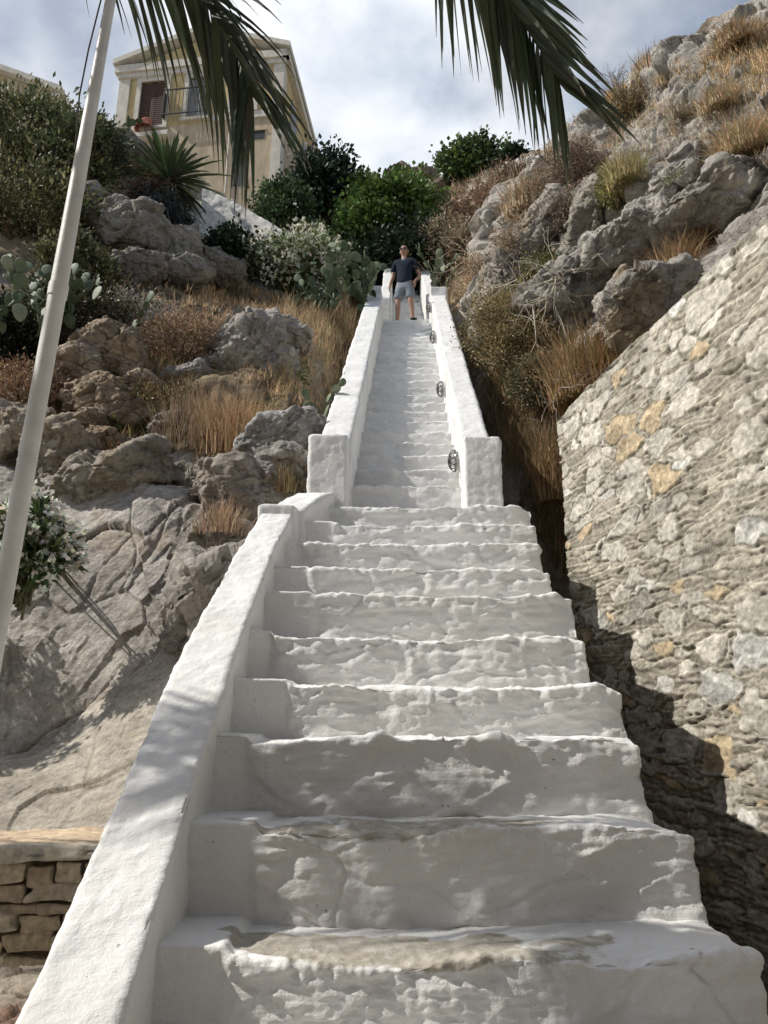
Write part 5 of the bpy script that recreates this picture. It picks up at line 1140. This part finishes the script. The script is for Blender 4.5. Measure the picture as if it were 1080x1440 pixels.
mb = MB(); tubeMB(mb, [(0, 0, 0), (0, 0, .03)], [.09, .085], 20); mb.mesh('base_plate', M_POLE, fp)
mb = MB(); v = dz * g1[2]; tubeMB(mb, [v + (0, 0, -.01), v + (0, 0, .03), v + (0, 0, .05)], [.02, .03, .01], 12); mb.mesh('cap', M_POLE, fp)
hz = [3.3, 3.5, 3.68, 3.9, 4.2, 4.7]; mb = MB(); tubeMB(mb, [dz * z + np.array([-.020 - o_ * .8, -.011, 0]) for z, o_ in zip(hz, (0, .022, .02, .006, .002, 0))], .0026, 5, C=np.array((.12, .11, .1))); mb.mesh('halyard', M_BARK, fp)

# ------------------------------------------------------------------ date palm overhead
M_PALM = m_tint('palm_leaf', .5, .35, 6, (.8, 1.15), .25, 0)
def leaflet(rng, p, d0, side, L_, w, grav, seg=7):
    pts = [p]; d = d0.copy(); q = p.copy()
    for k in range(seg):
        d = unit(d + np.array([0, 0, -1.]) * grav / seg * (.5 + k / seg)); q = q + d * L_ / seg; pts.append(q.copy())
    pts = np.array(pts); tt = np.linspace(0, 1, seg + 1); ww = w * np.clip(np.minimum(tt * 6 + .35, 1), 0, 1) * (1 - tt ** 1.25) + .0010
    t = np.gradient(pts, axis=0); t = unit(t); s = unit(side - t * (t @ side)[:, None]); u = np.cross(t, s)
    V = np.concatenate([pts - s * ww[:, None] + u * ww[:, None] * .35, pts, pts + s * ww[:, None] + u * ww[:, None] * .35])
    return V, gridF(3, seg + 1)
def tipc(rng, n):
    t = np.tile(np.linspace(0, 1, n // 3), 3)[:, None]; f = sstep(.80 + .15 * rng.rand(), 1.0, t) * (rng.rand() < .6); b = cols(rng, 1, (.088, .108, .066), .2)
    return b * (1 - f) + np.array([[.30, .23, .12]]) * f
def frond(palm, org, pts, seed, L0=.62, w=.022, nl=46, grav=.9, t0=.12, spread=.75, hang=.3):
    rng = np.random.RandomState(seed); n = 60; path = smooth_path(pts, n); T = unit(np.gradient(path, axis=0))
    r = np.linspace(.016, .003, n); V, Fq = tube(path - org, r, 7, cap=False); mb = MB().add(V, Fq, C=np.array((.13, .14, .06)))
    o = mb.mesh('frond', M_PALM, palm); lm = MB()
    for k in range(nl):
        f = t0 + (1 - t0) * (k + .5) / nl; i = min(n - 1, int(f * (n - 1))); t = T[i]; side = unit(np.cross(t, (0, 0, 1))); upv = np.cross(side, t)
        for s in (-1, 1):
            ff = f + .006 * rng.normal(); L_ = L0 * (.45 + .55 * math.sin(min(1, max(0, (ff - t0) / (1 - t0)) * 1.0 + .12) * math.pi * .86) ** .6) * (.9 + .2 * rng.rand())
            d0 = unit(t * (.55 + .5 * ff) + s * side * spread + upv * .12 * rng.normal() + rng.normal(size=3) * .06 + np.array([0, 0, -hang]))
            nrm_ = unit(np.cross(d0, side * s + .2 * rng.normal(size=3)) + .001); sd_ = unit(np.cross(d0, upv) + rng.normal(size=3) * .45)
            V, Fq = leaflet(rng, path[i] - org, d0, sd_, L_, w * (.85 + .3 * rng.rand()), grav * (.7 + .6 * rng.rand())); lm.add(V, Fq, C=tipc(rng, len(V)))
    lm.mesh('leaflets', M_PALM, o, smooth=False)
PC = np.array([-2.95, 1.95, 5.0]); pbase = np.array([-3.7, .5, 0])
palm = empty('date_palm', tuple(pbase), label='date palm whose long dark fronds hang into the top of the picture', cat='palm tree')
tp = smooth_path([pbase, (-3.65, .8, 1.7), (-3.35, 1.35, 3.5), PC], 60); rr = .17 + .012 * np.sin(np.arange(60) * 2.1); rr[-6:] += .06
V, Fq = tube(tp - pbase, rr, 18, cap=False); MB().add(V, Fq, C=np.array((.20, .16, .11))).mesh('trunk', M_BARK, palm)
f1 = [PC + (.05, .05, .05), (-2.1, 2.1, 5.6), P3(105, -160, np.float64(3.1)), P3(195, -95, np.float64(3.15)), P3(268, -25, np.float64(3.2)), P3(322, 55, np.float64(3.25)), P3(355, 130, np.float64(3.3))]
frond(palm, pbase, f1, 701, .70, .018, 62, .8, .25, .70, .30)
f2 = [PC + (.05, .02, .08), (-1.9, 1.95, 6.0), (-.75, 2.1, 5.9), P3(560, -210, np.float64(3.0)), P3(635, -110, np.float64(3.05)), P3(695, -30, np.float64(3.1)), P3(748, 50, np.float64(3.15)), P3(788, 116, np.float64(3.2))]
frond(palm, pbase, f2, 702, .56, .018, 62, .5, .36, .56, .24)
f3 = [PC + (.0, .1, .05), (-2.85, 2.1, 5.2), P3(-400, -10, np.float64(3.0)), P3(-270, 80, np.float64(2.9)), P3(-165, 160, np.float64(2.85))]
frond(palm, pbase, f3, 703, .5, .02, 34, .8, .3, .6, .2)
rng = np.random.RandomState(77)
# the rest of the crown: azimuth, reach, rise, droop
for k, (a, reach, rise, drop) in enumerate([(160, 2.15, .45, .75), (168, 1.95, .7, .5), (0, 1.3, .5, .9), (18, 1.2, .6, .7), (-16, 1.4, .6, .9), (35, .8, .9, .2), (140, .9, .8, .3), (5, .9, 1.0, .0),
                                          (255, 1.9, .8, 1.2), (275, 2.0, .7, 1.3), (300, 1.9, .8, 1.0), (330, 1.8, .9, .8), (-35, 1.6, .6, 1.1), (290, 1.5, 1.4, .1), (10, .8, .2, 1.0), (-60, 1.0, 1.4, -.2)]):
    ca, sa = math.cos(R(a)), math.sin(R(a)); h = lambda f, z: PC + (ca * reach * f, sa * reach * f, z)
    frond(palm, pbase, [h(.02, .05), h(.3, rise * .75), h(.62, rise), h(.88, rise * .55 - drop * .35), h(1.05, rise * .2 - drop)], 710 + k, .6, .02, 34, 1.0, .22, .7, .2)
# ------------------------------------------------------------------ the person at the head of the long flight
M_SKIN = m_plain('skin', (.42, .25, .18), .55, .35, 0, 20, (.93, 1.05), .0005)
M_SHIRT = m_plain('navy_cloth', (.022, .03, .045), .9, .1, 0, 20, (.8, 1.2), .003)
M_SUNLIT_YOKE = m_plain('sunlit_collar_cloth', (.22, .28, .32), .9, .1, 0, 20, (.85, 1.1), .003)
M_SHORT = m_plain('grey_cloth', (.24, .27, .31), .9, .1, 0, 18, (.85, 1.12), .003)
M_HAIR = m_plain('dark_hair', (.03, .02, .015), .6, .4, 0, 60, (.6, 1.3), .003)
M_SHOE = m_plain('dark_sandal', (.02, .018, .016), .6, .3)
M_LENS = m_plain('dark_lens', (.01, .01, .012), .15, .6, 0, 5, (1, 1), 0)
def skinned(name, verts, edges, m, parent, sub=2, root=0):
    me = bpy.data.meshes.new(name); me.from_pydata([v[:3] for v in verts], edges, []); me.update()
    o = bpy.data.objects.new(name, me); col.objects.link(o); o.parent = parent
    md = o.modifiers.new('skin', 'SKIN'); md.use_smooth_shade = True
    sv = me.skin_vertices[0].data if me.skin_vertices else None
    if sv is None:
        bm_ = __import__('bmesh').new(); bm_.from_mesh(me); bm_.verts.layers.skin.verify(); bm_.to_mesh(me); bm_.free(); sv = me.skin_vertices[0].data
    for i, v in enumerate(verts): sv[i].radius = (v[3], v[4] if len(v) > 4 else v[3]); sv[i].use_root = (i == root)
    s = o.modifiers.new('sub', 'SUBSURF'); s.levels = sub; s.render_levels = sub
    me.materials.append(m); return o
pp = empty('person', (.415, 13.02, 9.345), rz=-.28, label='person standing on the top landing in navy T-shirt, grey shorts and sunglasses', cat='person')
Vb = [(0, 0, .96, .135, .10), (0, 0, 1.10, .125, .09), (0, .005, 1.28, .145, .10), (0, .01, 1.42, .13, .085), (0, .005, 1.50, .058, .058), (0, -.005, 1.57, .054, .054), (.0, -.02, 1.645, .088, .10), (0, -.012, 1.73, .086, .10), (0, 0, 1.80, .045, .055)]
Eb = [(i, i + 1) for i in range(8)]
def chain(pts, start):
    i = start
    for p in pts: Vb.append(p); Eb.append((i, len(Vb) - 1)); i = len(Vb) - 1
    return i
# viewer's left arm hangs slightly out, viewer's right arm bends back to the hip
wl = chain([(-.165, .01, 1.43, .060), (-.215, .02, 1.33, .050), (-.255, .035, 1.14, .040), (-.285, -.01, 1.0, .036), (-.295, -.05, .90, .025), (-.30, -.065, .85, .034, .018)], 3)
wr = chain([(.165, .01, 1.43, .060), (.215, .03, 1.33, .050), (.295, .10, 1.15, .040), (.285, .04, 1.04, .036), (.245, -.02, .95, .025), (.225, -.04, .90, .034, .018)], 3)
for w, s in ((wl, -1), (wr, 1)):
    b = np.array(Vb[w][:3])
    for k, (dx, dy, L_) in enumerate([(-.0, -.030, .075), (0, -.010, .085), (0, .010, .080), (0, .028, .065)]):
        chain([(b[0] + s * .004, b[1] + dy, b[2] - .045, .009), (b[0] - s * .004, b[1] + dy - .004, b[2] - .045 - L_ * .5, .0085), (b[0] - s * .016, b[1] + dy - .006, b[2] - .045 - L_, .007)], w)
    chain([(b[0] - s * .012, b[1] - .042, b[2] - .005, .010), (b[0] - s * .018, b[1] - .058, b[2] - .04, .009), (b[0] - s * .02, b[1] - .06, b[2] - .062, .007)], w)
for s, kx, ax, tx, ty in ((-1, -.135, -.165, -.245, -.13), (1, .13, .15, .205, -.15)):
    chain([(s * .095, 0, .88, .098, .10), (s * .115, -.005, .70, .082), (kx, -.015, .50, .058), (kx * 1.08, .02, .36, .056), (ax, .03, .12, .036), (ax, .02, .055, .040, .035), (ax * .6 + tx * .4, -.05, .035, .038, .026), (tx, ty, .025, .030, .018)], 0)
skinned('body', Vb, Eb, M_SKIN, pp)
Vs = [(0, 0, .80, .180, .135), (0, 0, 1.05, .168, .125), (0, .005, 1.27, .175, .125), (0, .01, 1.41, .158, .108), (0, .008, 1.475, .085, .075)]; Es = [(0, 1), (1, 2), (2, 3), (3, 4)]
for s in (-1, 1):
    Vs += [(s * .175, .012, 1.435, .078), (s * .225, .025, 1.32, .074), (s * .25, .035, 1.215, .070)]; n = len(Vs); Es += [(3, n - 3), (n - 3, n - 2), (n - 2, n - 1)]
skinned('shirt', Vs, Es, M_SHIRT, pp)
# paler collar yoke, sunlit tone of the shoulders painted into its colour
Vy = [(0, .0, 1.485, .10, .085), (-.085, .005, 1.455, .092, .08), (.085, .005, 1.455, .092, .08), (0, -.035, 1.43, .105, .088)]
skinned('collar', Vy, [(0, 1), (0, 2), (0, 3)], M_SUNLIT_YOKE, pp)
Vh = [(0, 0, 1.08, .150, .105), (0, 0, .87, .168, .124)]; Eh = [(0, 1)]
for s in (-1, 1): Vh += [(s * .105, -.002, .78, .108, .112), (s * .122, -.006, .64, .100, .104), (s * .130, -.01, .535, .098, .10)]; n = len(Vh); Eh += [(1, n - 3), (n - 3, n - 2), (n - 2, n - 1)]
skinned('shorts', Vh, Eh, M_SHORT, pp)
# hair, face, sunglasses
hv, hf = cube_sphere(18); hh = hv * (.093, .108, .092) + (0, .010, 1.735); keep = ~((hv[:, 1] < -.25) & (hv[:, 2] < .42)); hh[~keep] = hh[~keep] * (.9, .8, 1) + (0, .03, .0)
hh[:, 2] = np.where((hv[:, 2] < -.2), hh[:, 2] * .98 + .03, hh[:, 2]); hh += hv * (.006 * vnoise(hv * 9, 3))[:, None]; mk('hair', hh, hf, M_HAIR, pp)
m_ = MB(); tubeMB(m_, [(0, -.098, 1.70), (0, -.118, 1.672), (0, -.124, 1.655), (0, -.104, 1.648)], [.006, .011, .015, .008], 8); m_.mesh('nose', M_SKIN, pp)
M_LIP = m_plain('lips', (.36, .15, .12), .5, .3); m_ = MB(); tubeMB(m_, [(-.024, -.095, 1.616), (0, -.104, 1.614), (.024, -.095, 1.616)], [.003, .007, .003], 8); m_.mesh('mouth', M_LIP, pp)
for s in (-1, 1): V = cube_sphere(7)[0] * (.012, .018, .032) + (s * .082, .0, 1.665); mk('ear', V, cube_sphere(7)[1], M_SKIN, pp)
g = MB()
for s in (-1, 1):
    V, Fq = cube_sphere(9); g.add(V * (.033, .010, .024) + (s * .036, -.104, 1.688), Fq); tubeMB(g, [(s * .066, -.098, 1.693), (s * .084, -.04, 1.692), (s * .085, .01, 1.686)], .004, 6)
tubeMB(g, [(-.012, -.112, 1.694), (.012, -.112, 1.694)], .004, 6); g.mesh('sunglasses', M_LENS, pp)
for s, ax, tx, ty in ((-1, -.165, -.245, -.13), (1, .15, .205, -.15)):
    V, Fq = rbox(.105, .28, .03, .02, .012); a = math.atan2(tx - ax, -(ty - .02)) ; c, sn = math.cos(a), math.sin(a); V = V - (.0525, .235, .012); x = V[:, 0] * (1 + .15 * (V[:, 1] < -.1)); y = V[:, 1]
    o = mk('sandal', np.stack([x * c - y * sn + ax, x * sn + y * c + .07, V[:, 2] + .008], 1), Fq, M_SHOE, pp)
    m_ = MB(); tubeMB(m_, [(-.05, -.12, .01), (-.03, -.12, .06), (0, -.12, .072), (.03, -.12, .06), (.05, -.12, .01)], .012, 6); tubeMB(m_, [(-.045, .0, .01), (-.035, 0, .075), (0, -.01, .095), (.035, 0, .075), (.045, .0, .01)], .012, 6)
    V = np.concatenate(m_.V); m_.V = [np.stack([V[:, 0] * c - V[:, 1] * sn + ax, V[:, 0] * sn + V[:, 1] * c + .02, V[:, 2]], 1)]; Fq = np.concatenate(m_.F4); f3 = m_.F3; m_.C = [np.ones((len(V), 3))]; m_.mesh('strap', M_SHOE, o)
m_ = MB(); tubeMB(m_, [(.255, -.045, .925), (.235, -.02, .93), (.262, .012, .935), (.292, -.014, .93), (.272, -.045, .925)], .009, 6); m_.mesh('watch', M_SHOE, pp)
